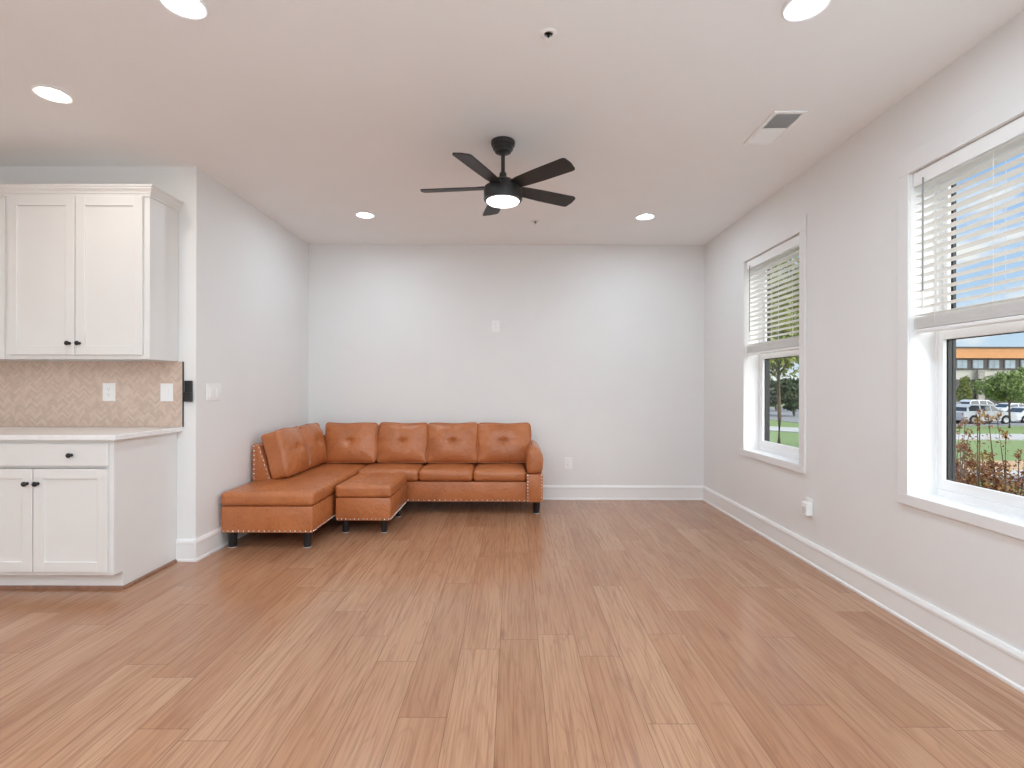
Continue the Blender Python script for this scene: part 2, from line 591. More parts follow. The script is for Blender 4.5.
# ------------------------------------------------------------------ windows and blinds
def make_window(n, y0, y1, blind_label):
    z0, z1 = WZ
    root = thing('window_%d' % n, (XR, (y0 + y1) / 2, z0), None, None, kind='structure')
    c = MB()
    X0, X1 = XR - 0.014, XR
    cw = 0.072
    c.box(X0, X1, y0 - cw, y0, z0, z1, 0.002).box(X0, X1, y1, y1 + cw, z0, z1, 0.002)
    c.box(X0, X1, y0 - cw, y1 + cw, z1, z1 + 0.105, 0.002)
    c.box(X0 - 0.003, X1, y0 - cw, y1 + cw, z0 - 0.055, z0, 0.002)
    c.build('casing', M_CASING, root)
    j = MB()
    XJ = XR + 0.128
    j.box(XR, XJ, y0 - LIN, y0, z0, z1).box(XR, XJ, y1, y1 + LIN, z0, z1)
    j.box(XR, XJ, y0 - LIN, y1 + LIN, z1, z1 + LIN).box(XR, XJ, y0 - LIN, y1 + LIN, z0 - LIN, z0)
    j.build('jamb', M_TRIM, root)
    # vinyl frame
    XF, XE = XJ, XR + T
    fr = MB()
    fr.box(XF, XF + 0.05, y0 - LIN, y0 + 0.014, z0 - LIN, z1 + LIN).box(XF, XF + 0.05, y1 - 0.014, y1 + LIN, z0 - LIN, z1 + LIN)
    fr.box(XF, XF + 0.05, y0 + 0.014, y1 - 0.014, z0 - LIN, z0 + 0.035, 0.003).box(XF, XF + 0.05, y0 + 0.014, y1 - 0.014, z1 - 0.03, z1 + LIN, 0.003)
    fr.build('frame', M_VINYL, root)
    zm = 1.485
    a, b = y0 + 0.014, y1 - 0.014
    lo = MB()
    xs0, xs1 = XF + 0.004, XF + 0.024
    lo.box(xs0, xs1, a, a + 0.031, z0 + 0.035, zm + 0.02, 0.003).box(xs0, xs1, b - 0.031, b, z0 + 0.035, zm + 0.02, 0.003)
    lo.box(xs0, xs1, a + 0.031, b - 0.031, z0 + 0.035, z0 + 0.085, 0.003).box(xs0, xs1, a + 0.031, b - 0.031, zm - 0.025, zm + 0.02, 0.003)
    ls = lo.build('lower_sash', M_VINYL, root)
    MB().box(xs0 + 0.008, xs0 + 0.013, a + 0.029, b - 0.029, z0 + 0.083, zm - 0.023).build('pane', M_GLASS, ls)
    up = MB()
    xu0, xu1 = XF + 0.026, XF + 0.046
    up.box(xu0, xu1, a, a + 0.031, zm - 0.02, z1 - 0.03, 0.003).box(xu0, xu1, b - 0.031, b, zm - 0.02, z1 - 0.03, 0.003)
    up.box(xu0, xu1, a + 0.031, b - 0.031, z1 - 0.075, z1 - 0.03, 0.003).box(xu0, xu1, a + 0.031, b - 0.031, zm - 0.02, zm + 0.02, 0.003)
    us = up.build('upper_sash', M_VINYL, root)
    MB().box(xu0 + 0.008, xu0 + 0.013, a + 0.029, b - 0.029, zm + 0.018, z1 - 0.073).build('pane', M_GLASS, us)
    # dark outer frame seen through the glass
    e = MB()
    x0, x1 = XF + 0.05, XE + 0.004
    o = 0.006
    e.box(x0, x1, y0 - LIN, a + 0.031 + o, z0 - LIN, z1 + LIN).box(x0, x1, b - 0.031 - o, y1 + LIN, z0 - LIN, z1 + LIN)
    e.box(x0, x1, a + 0.031 + o, b - 0.031 - o, z0 - LIN, z0 + 0.05).box(x0, x1, a + 0.031 + o, b - 0.031 - o, z1 - 0.05, z1 + LIN)
    e.box(XF + 0.05, XF + 0.056, a + 0.031 + o, b - 0.031 - o, zm - 0.027, zm - 0.004)
    e.box(XF + 0.028, XF + 0.05, a + 0.001, a + 0.031 + 0.004, z0 + 0.036, zm - 0.021).box(XF + 0.028, XF + 0.05, b - 0.031 - 0.004, b - 0.001, z0 + 0.036, zm - 0.021)
    e.build('outer_frame', M_DARKFRAME, root)
    if not blind_label:
        return
    # raised two-inch blind inside the reveal
    bl = thing('window_blind', (XR + 0.045, (y0 + y1) / 2, 1.495), blind_label, 'blind', 'white slatted blinds half lowered')
    ya, yb = y0 + 0.008, y1 - 0.008
    xc = XR + 0.040
    MB().box(xc - 0.032, xc - 0.024, ya, yb, z1 - 0.075, z1 - 0.004, 0.003).box(xc - 0.024, xc + 0.028, ya + 0.004, yb - 0.004, z1 - 0.048, z1 - 0.004, 0.003).build('headrail', M_PLASTIC, bl)
    s = MB()
    top, bot = z1 - 0.085, 1.585
    nS = 17
    for i in range(nS):
        z = bot + (top - bot) * i / (nS - 1)
        Mx = Matrix.Translation((xc, 0, z)) @ Matrix.Rotation(R(4), 4, 'Y')
        s.box(-0.025, 0.025, ya + 0.003, yb - 0.003, -0.0014, 0.0014, 0, M=Mx)
    for i in range(11):                        # gathered slats above the bottom rail
        z = 1.519 + i * 0.0052
        s.box(xc - 0.025 + random.uniform(-0.002, 0.002), xc + 0.025, ya + 0.003, yb - 0.003, z - 0.0024, z + 0.0024)
    s.build('slats', M_SLAT, bl)
    MB().box(xc - 0.027, xc + 0.027, ya + 0.002, yb - 0.002, 1.495, 1.514, 0.004).build('bottom_rail', M_PLASTIC, bl)
    t = MB()
    for yy in (ya + 0.13, yb - 0.13, (ya + yb) / 2):
        for xx in (xc - 0.027, xc + 0.027):
            t.tube([(xx, yy, 1.515), (xx, yy, z1 - 0.05)], 0.0012, 5)
    t.build('ladder_cord', M_SLAT, bl)
    MB().tube([(xc - 0.036, yb - 0.068, z1 - 0.05), (xc - 0.038, yb - 0.070, 1.70)], 0.0042, 8).build('tilt_wand', M_WAND, bl)
    MB().tube([(xc - 0.038, yb - 0.070, 1.70), (xc - 0.038, yb - 0.070, 1.61)], [0.0045, 0.006], 8).build('wand_grip', M_SLAT, bl)


make_window(1, *WY[0], 'white slatted blind on the near window, lowered to half height')
make_window(2, *WY[1], 'white slatted blind on the far window beside the back corner')
make_window(3, *WY[2], None)  # added window behind the camera, unseen, for extra daylight


# ------------------------------------------------------------------ kitchen
def shaker_door(mb, x0, x1, y, z0, z1, rail=0.058, top=None, th=0.019):
    """door whose face is at y, thickness th behind it; framed flat panel"""
    tr = top or rail
    mb.box(x0, x0 + rail, y, y + th, z0, z1, 0.0015).box(x1 - rail, x1, y, y + th, z0, z1, 0.0015)
    mb.box(x0 + rail, x1 - rail, y, y + th, z0, z0 + rail, 0.0015).box(x0 + rail, x1 - rail, y, y + th, z1 - tr, z1, 0.0015)
    mb.box(x0 + rail - 0.002, x1 - rail + 0.002, y + 0.010, y + th - 0.002, z0 + rail - 0.002, z1 - tr + 0.002)


def knob(parent, x, y, z):
    M = Matrix.Rotation(R(90), 4, 'X')
    return MB().lathe([(0.009, 0), (0.0095, 0.002), (0.005, 0.004), (0.005, 0.014), (0.011, 0.017), (0.0145, 0.021), (0.0145, 0.026), (0.011, 0.030), (0.0, 0.031)],
                      (x, y, z), 20, M=M).build('knob', M_BLACK, parent, smooth=True)


def upper_cabinet(x0, x1, label, crown_end):
    YF = 3.328
    z0, z1 = 1.385, 2.446
    root = thing('wall_cabinet', ((x0 + x1) / 2, YK, z0), label, 'cabinet', 'white wall cabinets')
    b = MB()
    b.box(x0, x1, YF + 0.019, YK - 0.002, z0 + 0.012, z1)
    b.box(x0, x0 + 0.04, YF, YF + 0.019, z0, z1, 0.001).box(x1 - 0.04, x1, YF, YF + 0.019, z0, z1, 0.001)
    b.box(x0 + 0.04, x1 - 0.04, YF, YF + 0.019, z0, z0 + 0.03, 0.001).box(x0 + 0.04, x1 - 0.04, YF, YF + 0.019, z1 - 0.04, z1, 0.001)
    b.box(x1 - 0.012, x1, YF + 0.019, YK - 0.002, z0, z0 + 0.012).box(x0, x0 + 0.012, YF + 0.019, YK - 0.002, z0, z0 + 0.012)
    b.build('body', M_CAB, root)
    # crown
    prof = [(a * 0.75, z) for a, z in [(0, 0), (0.012, 0), (0.012, 0.014), (0.020, 0.018), (0.022, 0.028), (0.034, 0.040), (0.040, 0.046), (0.040, 0.054), (0.048, 0.058), (0.048, 0.068), (0, 0.068)]]
    zc = z1 - 0.022
    xe = x1 + 0.048 if crown_end else x1
    c = MB()
    t = bmesh.new()
    rows = []
    for a, z in prof:
        pts = [(x0, YF - 0.001 - a, zc + z), (x1 + (a if crown_end else 0), YF - 0.001 - a, zc + z)]
        if crown_end:
            pts.append((x1 + a, YK - 0.002, zc + z))
        rows.append([t.verts.new(p) for p in pts])
    for r0, r1 in zip(rows, rows[1:] + rows[:1]):
        for k in range(len(r0) - 1):
            t.faces.new((r0[k], r0[k + 1], r1[k + 1], r1[k]))
    t.faces.new([r[0] for r in rows])
    t.faces.new([r[-1] for r in rows][::-1])
    bmesh.ops.recalc_face_normals(t, faces=t.faces[:])
    c._add(t)
    c.box(x0, x1, YF, YK - 0.002, z1, zc + 0.068)
    c.build('crown_moulding', M_CAB, root)
    xm = (x0 + x1) / 2
    for side, (a, bb) in enumerate(((x0 + 0.033, xm - 0.003), (xm + 0.003, x1 - 0.036))):
        d = MB()
        shaker_door(d, a, bb, YF - 0.021, z0 + 0.028, z1 - 0.026)
        o = d.build('door', M_CAB, root)
        knob(o, (bb - 0.029) if side == 0 else (a + 0.029), YF - 0.021, z0 + 0.100)
    return root


upper_cabinet(-3.252, -2.328, 'white double-door wall cabinet with crown moulding over the tiled splash', True)
upper_cabinet(-4.17, -3.256, 'white wall cabinet cut off by the left edge of the photo', False)


def base_cabinet(x0, x1, label, end):
    YF = 3.04
    z0, z1 = 0.108, 0.90
    root = thing('base_cabinet', ((x0 + x1) / 2, YK, 0), label, 'cabinet', 'white base cabinets')
    b = MB()
    b.box(x0, x1 - 0.012, YF + 0.019, YK - 0.002, z0, z1 - 0.001)
    b.box(x0, x0 + 0.04, YF, YF + 0.019, z0, z1 - 0.001, 0.001).box(x1 - 0.04, x1, YF, YF + 0.019, z0, z1 - 0.001, 0.001)
    for za, zb in ((z0, z0 + 0.035), (0.735, 0.765), (0.872, z1 - 0.001)):
        b.box(x0 + 0.04, x1 - 0.04, YF, YF + 0.019, za, zb, 0.001)
    b.build('body', M_CAB, root)
    MB().box(x0, x1 - (0.012 if end else 0), 3.118, 3.130, 0, z0 + 0.002).build('toe_kick', M_CAB, root)
    if end:
        e = MB()
        e.prism([(YF + 0.0195, z1 - 0.001), (YF + 0.0195, z0), (3.116, z0), (3.116, 0), (YK - 0.002, 0), (YK - 0.002, z1 - 0.001)], 'x', x1 - 0.012, x1)
        e.build('end_panel', M_CAB, root)
    xm = (x0 + x1) / 2
    dr = MB()
    y = YF - 0.021
    dr.box(x0 + 0.020, x1 - 0.022, y, y + 0.019, 0.748, 0.878, 0.003)
    dr.box(x0 + 0.024, x1 - 0.026, y - 0.0012, y + 0.001, 0.752, 0.874, 0.001)
    o = dr.build('drawer', M_CAB, root)
    q = (x1 - x0) / 4
    knob(o, x1 - q, y - 0.001, 0.813)
    knob(o, x0 + q, y - 0.001, 0.813)
    for side, (a, bb) in enumerate(((x0 + 0.020, xm - 0.003), (xm + 0.003, x1 - 0.022))):
        d = MB()
        shaker_door(d, a, bb, y, z0 + 0.024, 0.732)
        o = d.build('door', M_CAB, root)
        knob(o, (bb - 0.028) if side == 0 else (a + 0.028), y, 0.732 - 0.085)
    return root


base_cabinet(-3.243, -2.335, 'white base cabinet with a wide drawer over two doors, under the pale countertop', True)
base_cabinet(-4.165, -3.247, 'white base cabinet left of the drawer cabinet, outside the photo', False)
tag(MB().box(-4.165, -2.295, 2.997, YK - 0.001, 0.90, 0.930, 0.003).build('countertop', M_COUNTER, origin=(-3.2, 3.3, 0.90)),
    'pale quartz countertop lying on the white base cabinets', 'countertop')
# wood shoe moulding on the floor round the cabinet toe and end panel
q = [(0, 0), (0.014, 0), (0.013, 0.009), (0.008, 0.016), (0, 0.018)]
s = MB().prism([(3.116 - a, z) for a, z in q], 'x', -4.165, -2.335 + 0.012)
s.prism([(-2.333 + a, z) for a, z in q], 'y', 3.103, YK - 0.023)
structure(s.build('trim_1', M_SHOE))


# herringbone tile splash
def backsplash():
    X0, X1, Z0, Z1 = -4.165, -2.294, 0.931, 1.384
    root = thing('tile_backsplash', ((X0 + X1) / 2, YK, Z0), 'beige herringbone tile splash between the countertop and wall cabinets', 'tiling')
    MB().box(X0, X1, YK - 0.0075, YK - 0.001, Z0, Z1).build('grout_bed', M_GROUT, root)
    n, wd_ = 4, 0.0132
    g = 0.0007
    t = bmesh.new()
    c45 = math.sqrt(0.5)
    cx, cz = (X0 + X1) / 2, (Z0 + Z1) / 2
    N = 150
    for k in range(-N, N):
        for j in range(-36, 36):
            bx, bz = k + 2 * n * j, k
            for (x, z, a, b) in ((bx, bz, n, 1), (bx, bz + 1, 1, n)):
                q = [(x * wd_ + g, z * wd_ + g), ((x + a) * wd_ - g, z * wd_ + g), ((x + a) * wd_ - g, (z + b) * wd_ - g), (x * wd_ + g, (z + b) * wd_ - g)]
                p = [((u - v) * c45 + cx, (u + v) * c45 + cz) for u, v in q]
                if max(u for u, v in p) < X0 or min(u for u, v in p) > X1 or max(v for u, v in p) < Z0 or min(v for u, v in p) > Z1:
                    continue
                f = t.faces.new([t.verts.new((u, YK - 0.0077, v)) for u, v in p])
                f.material_index = random.randrange(5)
    for co, no in (((X0, 0, 0), (-1, 0, 0)), ((X1, 0, 0), (1, 0, 0)), ((0, 0, Z0), (0, 0, -1)), ((0, 0, Z1), (0, 0, 1))):
        bmesh.ops.bisect_plane(t, geom=t.verts[:] + t.edges[:] + t.faces[:], plane_co=co, plane_no=no, clear_outer=True)
    ex = bmesh.ops.extrude_discrete_faces(t, faces=t.faces[:])
    vs = {v for f in ex['faces'] for v in f.verts}
    bmesh.ops.translate(t, vec=(0, -0.0013, 0), verts=list(vs))
    bmesh.ops.recalc_face_normals(t, faces=t.faces[:])
    m = MB()
    me = bpy.data.meshes.new('tmp')
    t.to_mesh(me)
    t.free()
    m.bm.from_mesh(me)
    m.build('herringbone_tiles', TILES, root)
    MB().box(X1, X1 + 0.005, YK - 0.011, YK - 0.001, Z0, Z1).build('edge_trim', M_BLACK, root)


backsplash()


# ------------------------------------------------------------------ electrical plates
def plate(name, label, cat, loc, normal, w=0.075, h=0.118, kind='outlet', gangs=1, group=None, depth=0.006):
    """plate built facing -y at the origin, then turned to face `normal`"""
    root = thing(name, (0, 0, 0), label, cat, group)
    MB().box(-w / 2, w / 2, -depth, 0, -h / 2, h / 2, 0.0025).build('cover_plate', M_PLASTIC, root)
    for gidx in range(gangs):
        cx = (gidx - (gangs - 1) / 2) * 0.046
        if kind == 'switch':
            p = MB().prism([(-depth - 0.001, -0.033), (-depth - 0.006, -0.033), (-depth - 0.002, 0.033), (-depth + 0.001, 0.033), (-depth + 0.001, -0.033)], 'x', cx - 0.0165, cx + 0.0165)
            p.box(cx - 0.0185, cx + 0.0185, -depth - 0.0006, -depth + 0.001, -0.035, 0.035)
            p.build('rocker', M_PLASTIC, root)
        else:
            p = MB().box(cx - 0.0168, cx + 0.0168, -depth - 0.002, -depth + 0.001, -0.034, 0.034, 0.002)
            o = p.build('receptacle', M_PLASTIC, root)
            for zz in (-0.019, 0.019):
                for xx in (-0.0063, 0.0063):
                    MB().box(cx + xx - 0.001, cx + xx + 0.001, -depth - 0.0024, -depth - 0.0015, zz - 0.0005, zz + 0.0075).build('slot', M_SLOT, o)
                MB().lathe([(0.0024, 0), (0.0024, 0.0008)], (cx, -depth - 0.0016, zz - 0.007), 10, M=Matrix.Rotation(R(90), 4, 'X')).build('slot', M_SLOT, o)
    root.rotation_euler = (0, 0, math.atan2(normal[0], -normal[1]))
    root.location = loc
    return root


plate('wall_outlet', 'white outlet plate left on the tile splash, nearer the photo edge', 'outlet', (-2.80, YK - 0.0095, 1.172), (0, -1), 0.088, 0.124)
plate('light_switch', 'white single switch plate at the right end of the tile splash', 'switch', (-2.40, YK - 0.0095, 1.170), (0, -1), 0.088, 0.124, 'switch')
plate('light_switch', 'white three-gang switch plate on the left wall above the chaise', 'switch', (XL, 3.825, 1.17), (1, 0), 0.185, 0.124, 'switch', 3)
plate('wall_outlet', 'white outlet high up in the middle of the back wall', 'outlet', (-0.19, YB, 1.864), (0, -1), 0.082, 0.124)
plate('wall_outlet', 'white outlet low on the back wall right of the sofa arm', 'outlet', (0.592, YB, 0.39), (0, -1), 0.082, 0.124)
ro = plate('wall_outlet', 'white outlet low on the right wall under the far window', 'outlet', (XR, 3.60, 0.385), (-1, 0), 0.082, 0.124)
pg = thing('plug_in_adapter', (XR - 0.009, 3.585, 0.36), 'small white adapter plugged into the low outlet on the right wall', 'adapter')
MB().box(XR - 0.052, XR - 0.0085, 3.548, 3.612, 0.335, 0.425, 0.006).build('housing', M_PLASTIC, pg)
g = MB()
for k in range(4):
    g.box(XR - 0.0526, XR - 0.0515, 3.560, 3.600, 0.350 + k * 0.012, 0.354 + k * 0.012)
g.build('vent_slot', M_SLOT, pg)

kp = thing('wall_controller', (-2.249, YK, 1.105), 'black narrow wall-mounted box beside the end of the tile splash', 'wall controller')
MB().box(-2.276, -2.226, YK - 0.022, YK - 0.001, 1.105, 1.252, 0.004).build('housing', M_BLACK, kp)
MB().box(-2.272, -2.222, YK - 0.034, YK - 0.0225, 1.107, 1.172, 0.004).build('front_cover', M_BLACK, kp)
g = MB()
for r_ in range(5):
    for c_ in range(3):
        g.box(-2.267 + c_ * 0.013, -2.258 + c_ * 0.013, YK - 0.0245, YK - 0.0215, 1.182 + r_ * 0.0125, 1.190 + r_ * 0.0125, 0.001)
g.build('button', M_FAN, kp)


# ------------------------------------------------------------------ ceiling fittings
def downlight(x, y, label, watt=LAMP_W, col=LAMP_COL):
    root = thing('recessed_light', (x, y, H), label, 'ceiling light', 'recessed downlights')
    MB().lathe([(0.069, -0.001), (0.088, -0.001), (0.0885, -0.006), (0.080, -0.010), (0.069, -0.008), (0.069, -0.001)], (x, y, H), 40, cap=False).build('trim_ring', M_PLASTIC, root, smooth=True)
    MB().lathe([(0.0685, -0.001), (0.0685, -0.0045), (0.0, -0.0047)], (x, y, H), 40).build('lens', M_LENS, root)
    ld = bpy.data.lights.new('downlight', 'AREA')
    ld.shape = 'DISK'
    ld.size = 0.13
    ld.energy = watt
    ld.color = col
    lo = bpy.data.objects.new('lamp', ld)
    COL.objects.link(lo)
    lo.parent = root
    lo.location = (0, 0, -0.0065)
    return root


downlight(-2.406, 2.714, 'recessed downlight over the kitchen cabinets, far left of the ceiling', 6.0, KITCHEN_COL)
downlight(-1.315, 2.068, 'recessed downlight cut by the top edge, left of the fan')
downlight(1.163, 2.072, 'recessed downlight cut by the top edge, above the air vent')
downlight(-1.32, 4.62, 'small distant recessed downlight left of the ceiling fan')
downlight(1.176, 4.65, 'small distant recessed downlight right of the ceiling fan')
for k, (x, y) in enumerate(((-1.325, -0.6), (1.175, -0.6), (-1.325, -2.6), (1.175, -2.6), (-3.6, 0.4), (-3.6, -1.8))):  # added lamps out of view that brighten the room and ceiling
    downlight(x, y, 'added recessed downlight behind the camera', LAMP_REAR_W if k < 4 else 10.0, LAMP_COL if k < 4 else KITCHEN_COL)

# supply-air register
vx0, vx1, vy0, vy1 = 1.435, 1.625, 2.862, 3.255
vt = thing('ceiling_vent', ((vx0 + vx1) / 2, (vy0 + vy1) / 2, H), 'white rectangular air register in the ceiling near the right wall', 'vent')
f = MB()
fw = 0.024
for a in ((vx0, vx0 + fw, vy0, vy1), (vx1 - fw, vx1, vy0, vy1), (vx0 + fw, vx1 - fw, vy0, vy0 + fw), (vx0 + fw, vx1 - fw, vy1 - fw, vy1)):
    f.box(*a, H - 0.010, H - 0.0005, 0.003)
ym = (vy0 + vy1) / 2
f.box(vx0 + fw, vx1 - fw, ym - 0.003, ym + 0.003, H - 0.010, H - 0.001)
f.build('frame', M_PLASTIC, vt)
MB().box(vx0 + fw, vx1 - fw, vy0 + fw, vy1 - fw, H - 0.0018, H - 0.0006).build('duct_backing', M_GRILLE_IN, vt)
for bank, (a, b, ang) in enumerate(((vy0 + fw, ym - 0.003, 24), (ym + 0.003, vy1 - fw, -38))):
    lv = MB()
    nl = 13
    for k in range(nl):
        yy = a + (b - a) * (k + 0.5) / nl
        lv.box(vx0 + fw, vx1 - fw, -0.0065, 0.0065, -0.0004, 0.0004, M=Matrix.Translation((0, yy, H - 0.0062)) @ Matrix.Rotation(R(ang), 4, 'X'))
    lv.build('louvre_bank', M_GRILLE_SHADE if bank == 0 else M_PLASTIC, vt)  # near bank's shade put into a greyer material


def sprinkler(x, y, label):
    root = thing('fire_sprinkler', (x, y, H), label, 'sprinkler', 'ceiling sprinklers')
    MB().lathe([(0.038, -0.0005), (0.038, -0.003), (0.030, -0.007), (0.018, -0.004), (0.018, -0.0005)], (x, y, H), 28).build('escutcheon', M_PLASTIC, root, smooth=True)
    MB().lathe([(0.006, -0.004), (0.006, -0.012), (0.0025, -0.014), (0.0025, -0.028)], (x, y, H), 12).build('bulb', M_BLACK, root)
    b = MB()
    for s_ in (-1, 1):
        b.tube([(x + s_ * 0.008, y, H - 0.006), (x + s_ * 0.012, y, H - 0.016), (x + s_ * 0.004, y, H - 0.028)], 0.0022, 6)
    b.lathe([(0.012, -0.028), (0.012, -0.030)], (x, y, H), 16)
    b.build('deflector', M_PLASTIC, root)


sprinkler(0.148, 2.245, 'small white ceiling sprinkler nearest the camera, top centre')
sprinkler(0.20, 4.79, 'tiny ceiling sprinkler beyond the fan, near the back wall')

# ceiling fan
FX, FY = -0.067, 3.235
fan = thing('ceiling_fan', (FX, FY, H), 'black five-blade ceiling fan with a lit round lamp', 'ceiling fan')
C0 = (FX, FY, 0)
MB().lathe([(0.0, 2.739), (0.074, 2.739), (0.076, 2.730), (0.072, 2.712), (0.064, 2.706), (0.062, 2.690), (0.052, 2.684), (0.050, 2.672), (0.034, 2.664), (0.014, 2.661)], C0, 36).build('canopy', M_FAN, fan, smooth=True)
MB().lathe([(0.0125, 2.47), (0.0125, 2.668)], C0, 18).build('downrod', M_FAN, fan, smooth=True)
MB().lathe([(0.0125, 2.546), (0.021, 2.543), (0.023, 2.516), (0.032, 2.509), (0.060, 2.499), (0.082, 2.481), (0.092, 2.463), (0.117, 2.451), (0.120, 2.443), (0.120, 2.379), (0.115, 2.370), (0.103, 2.368)], C0, 44).build('motor_housing', M_FAN, fan, smooth=True)
MB().lathe([(0.102, 2.376), (0.102, 2.366), (0.095, 2.358), (0.06, 2.353), (0.0, 2.351)], C0, 44).build('lamp_lens', M_LENS, fan, smooth=True)
fl = bpy.data.lights.new('fan_lamp', 'AREA')
fl.shape = 'DISK'
fl.size = 0.18
fl.energy = LAMP_W
fl.color = LAMP_COL
flo = bpy.data.objects.new('lamp', fl)
COL.objects.link(flo)
flo.parent = fan
flo.location = (0, 0, 2.346 - H)
for k in range(5):
    a = R(29.5 + 72 * k)
    M = Matrix.Translation((FX, FY, 2.453)) @ Matrix.Rotation(a, 4, 'Z') @ Matrix.Scale(0.968, 4) @ Matrix.Rotation(R(-13), 4, 'X')
    pts = [(0.085, -0.038), (0.15, -0.050), (0.30, -0.058), (0.515, -0.064), (0.528, -0.060), (0.537, -0.050), (0.541, 0.0), (0.530, 0.052), (0.522, 0.058), (0.505, 0.060), (0.30, 0.058), (0.15, 0.050), (0.085, 0.038)]
    b = MB().prism(pts, 'z', -0.004, 0.004, M=M).build('blade', M_BLADE, fan)
    MB().prism([(0.05, -0.018), (0.13, -0.030), (0.165, -0.022), (0.175, 0.0), (0.165, 0.022), (0.13, 0.030), (0.05, 0.018)], 'z', 0.0042, 0.009, M=M).build('blade_iron', M_FAN, b)


# pale rug added behind the camera to bounce light onto the ceiling
rug = thing('bounce_rug', (-0.15, -1.2, 0), 'large cream rug added behind the camera to bounce light', 'rug')
MB().box(-2.1, 1.75, -3.3, 0.7, 0.0005, 0.012, 0.005).build('pile', paint('cream_rug', (0.84, 0.835, 0.82), 0.95, 0.03, 60, 0.3, 300), rug)
e = MB()
for a in ((-2.13, -2.1, -3.33, 0.73), (1.75, 1.78, -3.33, 0.73), (-2.1, 1.75, -3.33, -3.3), (-2.1, 1.75, 0.7, 0.73)):
    e.box(*a, 0.0005, 0.010, 0.003)
e.build('binding', paint('rug_binding', (0.6, 0.56, 0.5), 0.9, 0.03, 60), rug)

# ------------------------------------------------------------------ sectional sofa
SX0, SX1 = -2.182, 0.283
LABEL_SOFA = 'tan leather L-shaped sectional sofa with chaise in the back left corner'
sofa = thing('sectional_sofa', (-1.0, 4.9, 0), LABEL_SOFA, 'sofa')


NAIL_MESH = {}


def nails(parent, pts, nrm, r=0.0072):
    """a row of domed nail heads at pts, bulging along nrm, each an object of its own under parent"""
    if nrm not in NAIL_MESH:
        m = MB()
        q = Vector((0, 0, 1)).rotation_difference(Vector(nrm)).to_matrix().to_4x4()
        m.lathe([(r, -0.001), (r * 0.92, 0.0022), (r * 0.6, 0.0042), (0.0, 0.005)], (0, 0, 0), 8, M=q)
        me = bpy.data.meshes.new('nail_head')
        m.bm.to_mesh(me)
        m.bm.free()
        me.materials.append(M_NAIL)
        NAIL_MESH[nrm] = me
    o0 = Vector(parent['_o'])
    for p in pts:
        o = bpy.data.objects.new('nail_head', NAIL_MESH[nrm])
        COL.objects.link(o)
        o.parent = parent
        o.location = Vector(p) - o0


def line(p, q, step):
    p, q = Vector(p), Vector(q)
    n = max(1, round((q - p).length / step))
    return [tuple(p + (q - p) * k / n) for k in range(n + 1)]


def join(*mbs):
    a = mbs[0]
    for b in mbs[1:]:
        me = bpy.data.meshes.new('tmp')
        b.bm.to_mesh(me)
        b.bm.free()
        a.bm.from_mesh(me)
        bpy.data.meshes.remove(me)
    return a


def leg(parent, x, y, z1=0.118, r0=0.036, r1=0.028):
    o = MB().lathe([(r1, 0.006), (r0, z1 - 0.008), (r0 + 0.002, z1)], (x, y, 0), 24).build('leg', M_LEG, parent, smooth=True)
    MB().lathe([(r1 - 0.001, 0.0), (r1 + 0.002, 0.002), (r1 + 0.001, 0.0058)], (x, y, 0), 24).build('glide', M_GLIDE, o)
    return o


def gauss(d2, s):
    return math.exp(-d2 / (2 * s * s))


# chaise
CX0, CX1, CY0, CY1 = SX0, -1.487, 3.865, 5.545
cb = MB().box(CX0 + 0.006, CX1 - 0.006, CY0 + 0.008, CY1, 0.12, 0.318, 0.010).build('chaise_base', M_LEATHER, sofa, smooth=True)
nails(cb, line((CX0 + 0.02, CY0 + 0.008, 0.133), (CX1 - 0.02, CY0 + 0.008, 0.133), 0.038), (0, -1, 0))
nails(cb, line((CX1 - 0.006, CY0 + 0.03, 0.133), (CX1 - 0.006, 4.86, 0.133), 0.046), (1, 0, 0))


def seat_def(bulge, tufts=(), front=0.0, sig=0.10, deep=0.016, seed=0):
    rnd = random.Random(seed)
    ph = [rnd.uniform(0, 6.28) for _ in range(6)]

    def fn(p, u, v, w):
        k = max(0, 1 - abs(u) ** 3) * max(0, 1 - abs(v) ** 3)
        if w > 0:
            p.z += bulge * k * w
            for tx, ty in tufts:
                d2 = (p.x - tx) ** 2 + (p.y - ty) ** 2
                p.z -= deep * gauss(d2, 0.018) * w + 0.35 * deep * gauss(d2, 0.07) * w
            p.z += 0.0022 * k * (math.sin(9 * p.x + ph[0]) * math.sin(7 * p.y + ph[1]) + 0.6 * math.sin(17 * p.x + ph[2] + 5 * p.y))
        if v < 0:
            p.y -= front * max(0, 1 - abs(w) ** 2) * max(0, 1 - abs(u) ** 4) * abs(v)
        if u > 0:
            p.x += 0.6 * front * max(0, 1 - abs(w) ** 2) * max(0, 1 - abs(v) ** 4) * abs(u)
        return p
    return fn


hy = (CY1 - CY0) / 2
MB().pad((CX1 - CX0) / 2, hy, 0.052, 0.030, 18, seat_def(0.016, [(0.0, -hy + 0.35), (0.0, -hy + 0.72)], 0.010, deep=0.010, seed=1),
         Matrix.Translation(((CX0 + CX1) / 2, (CY0 + CY1) / 2, 0.318 + 0.053))).build('chaise_seat', M_LEATHER, sofa, smooth=True, angle=None)
leg(sofa, -2.115, 3.925)
leg(sofa, -1.552, 3.930)
leg(sofa, -2.115, 5.45)

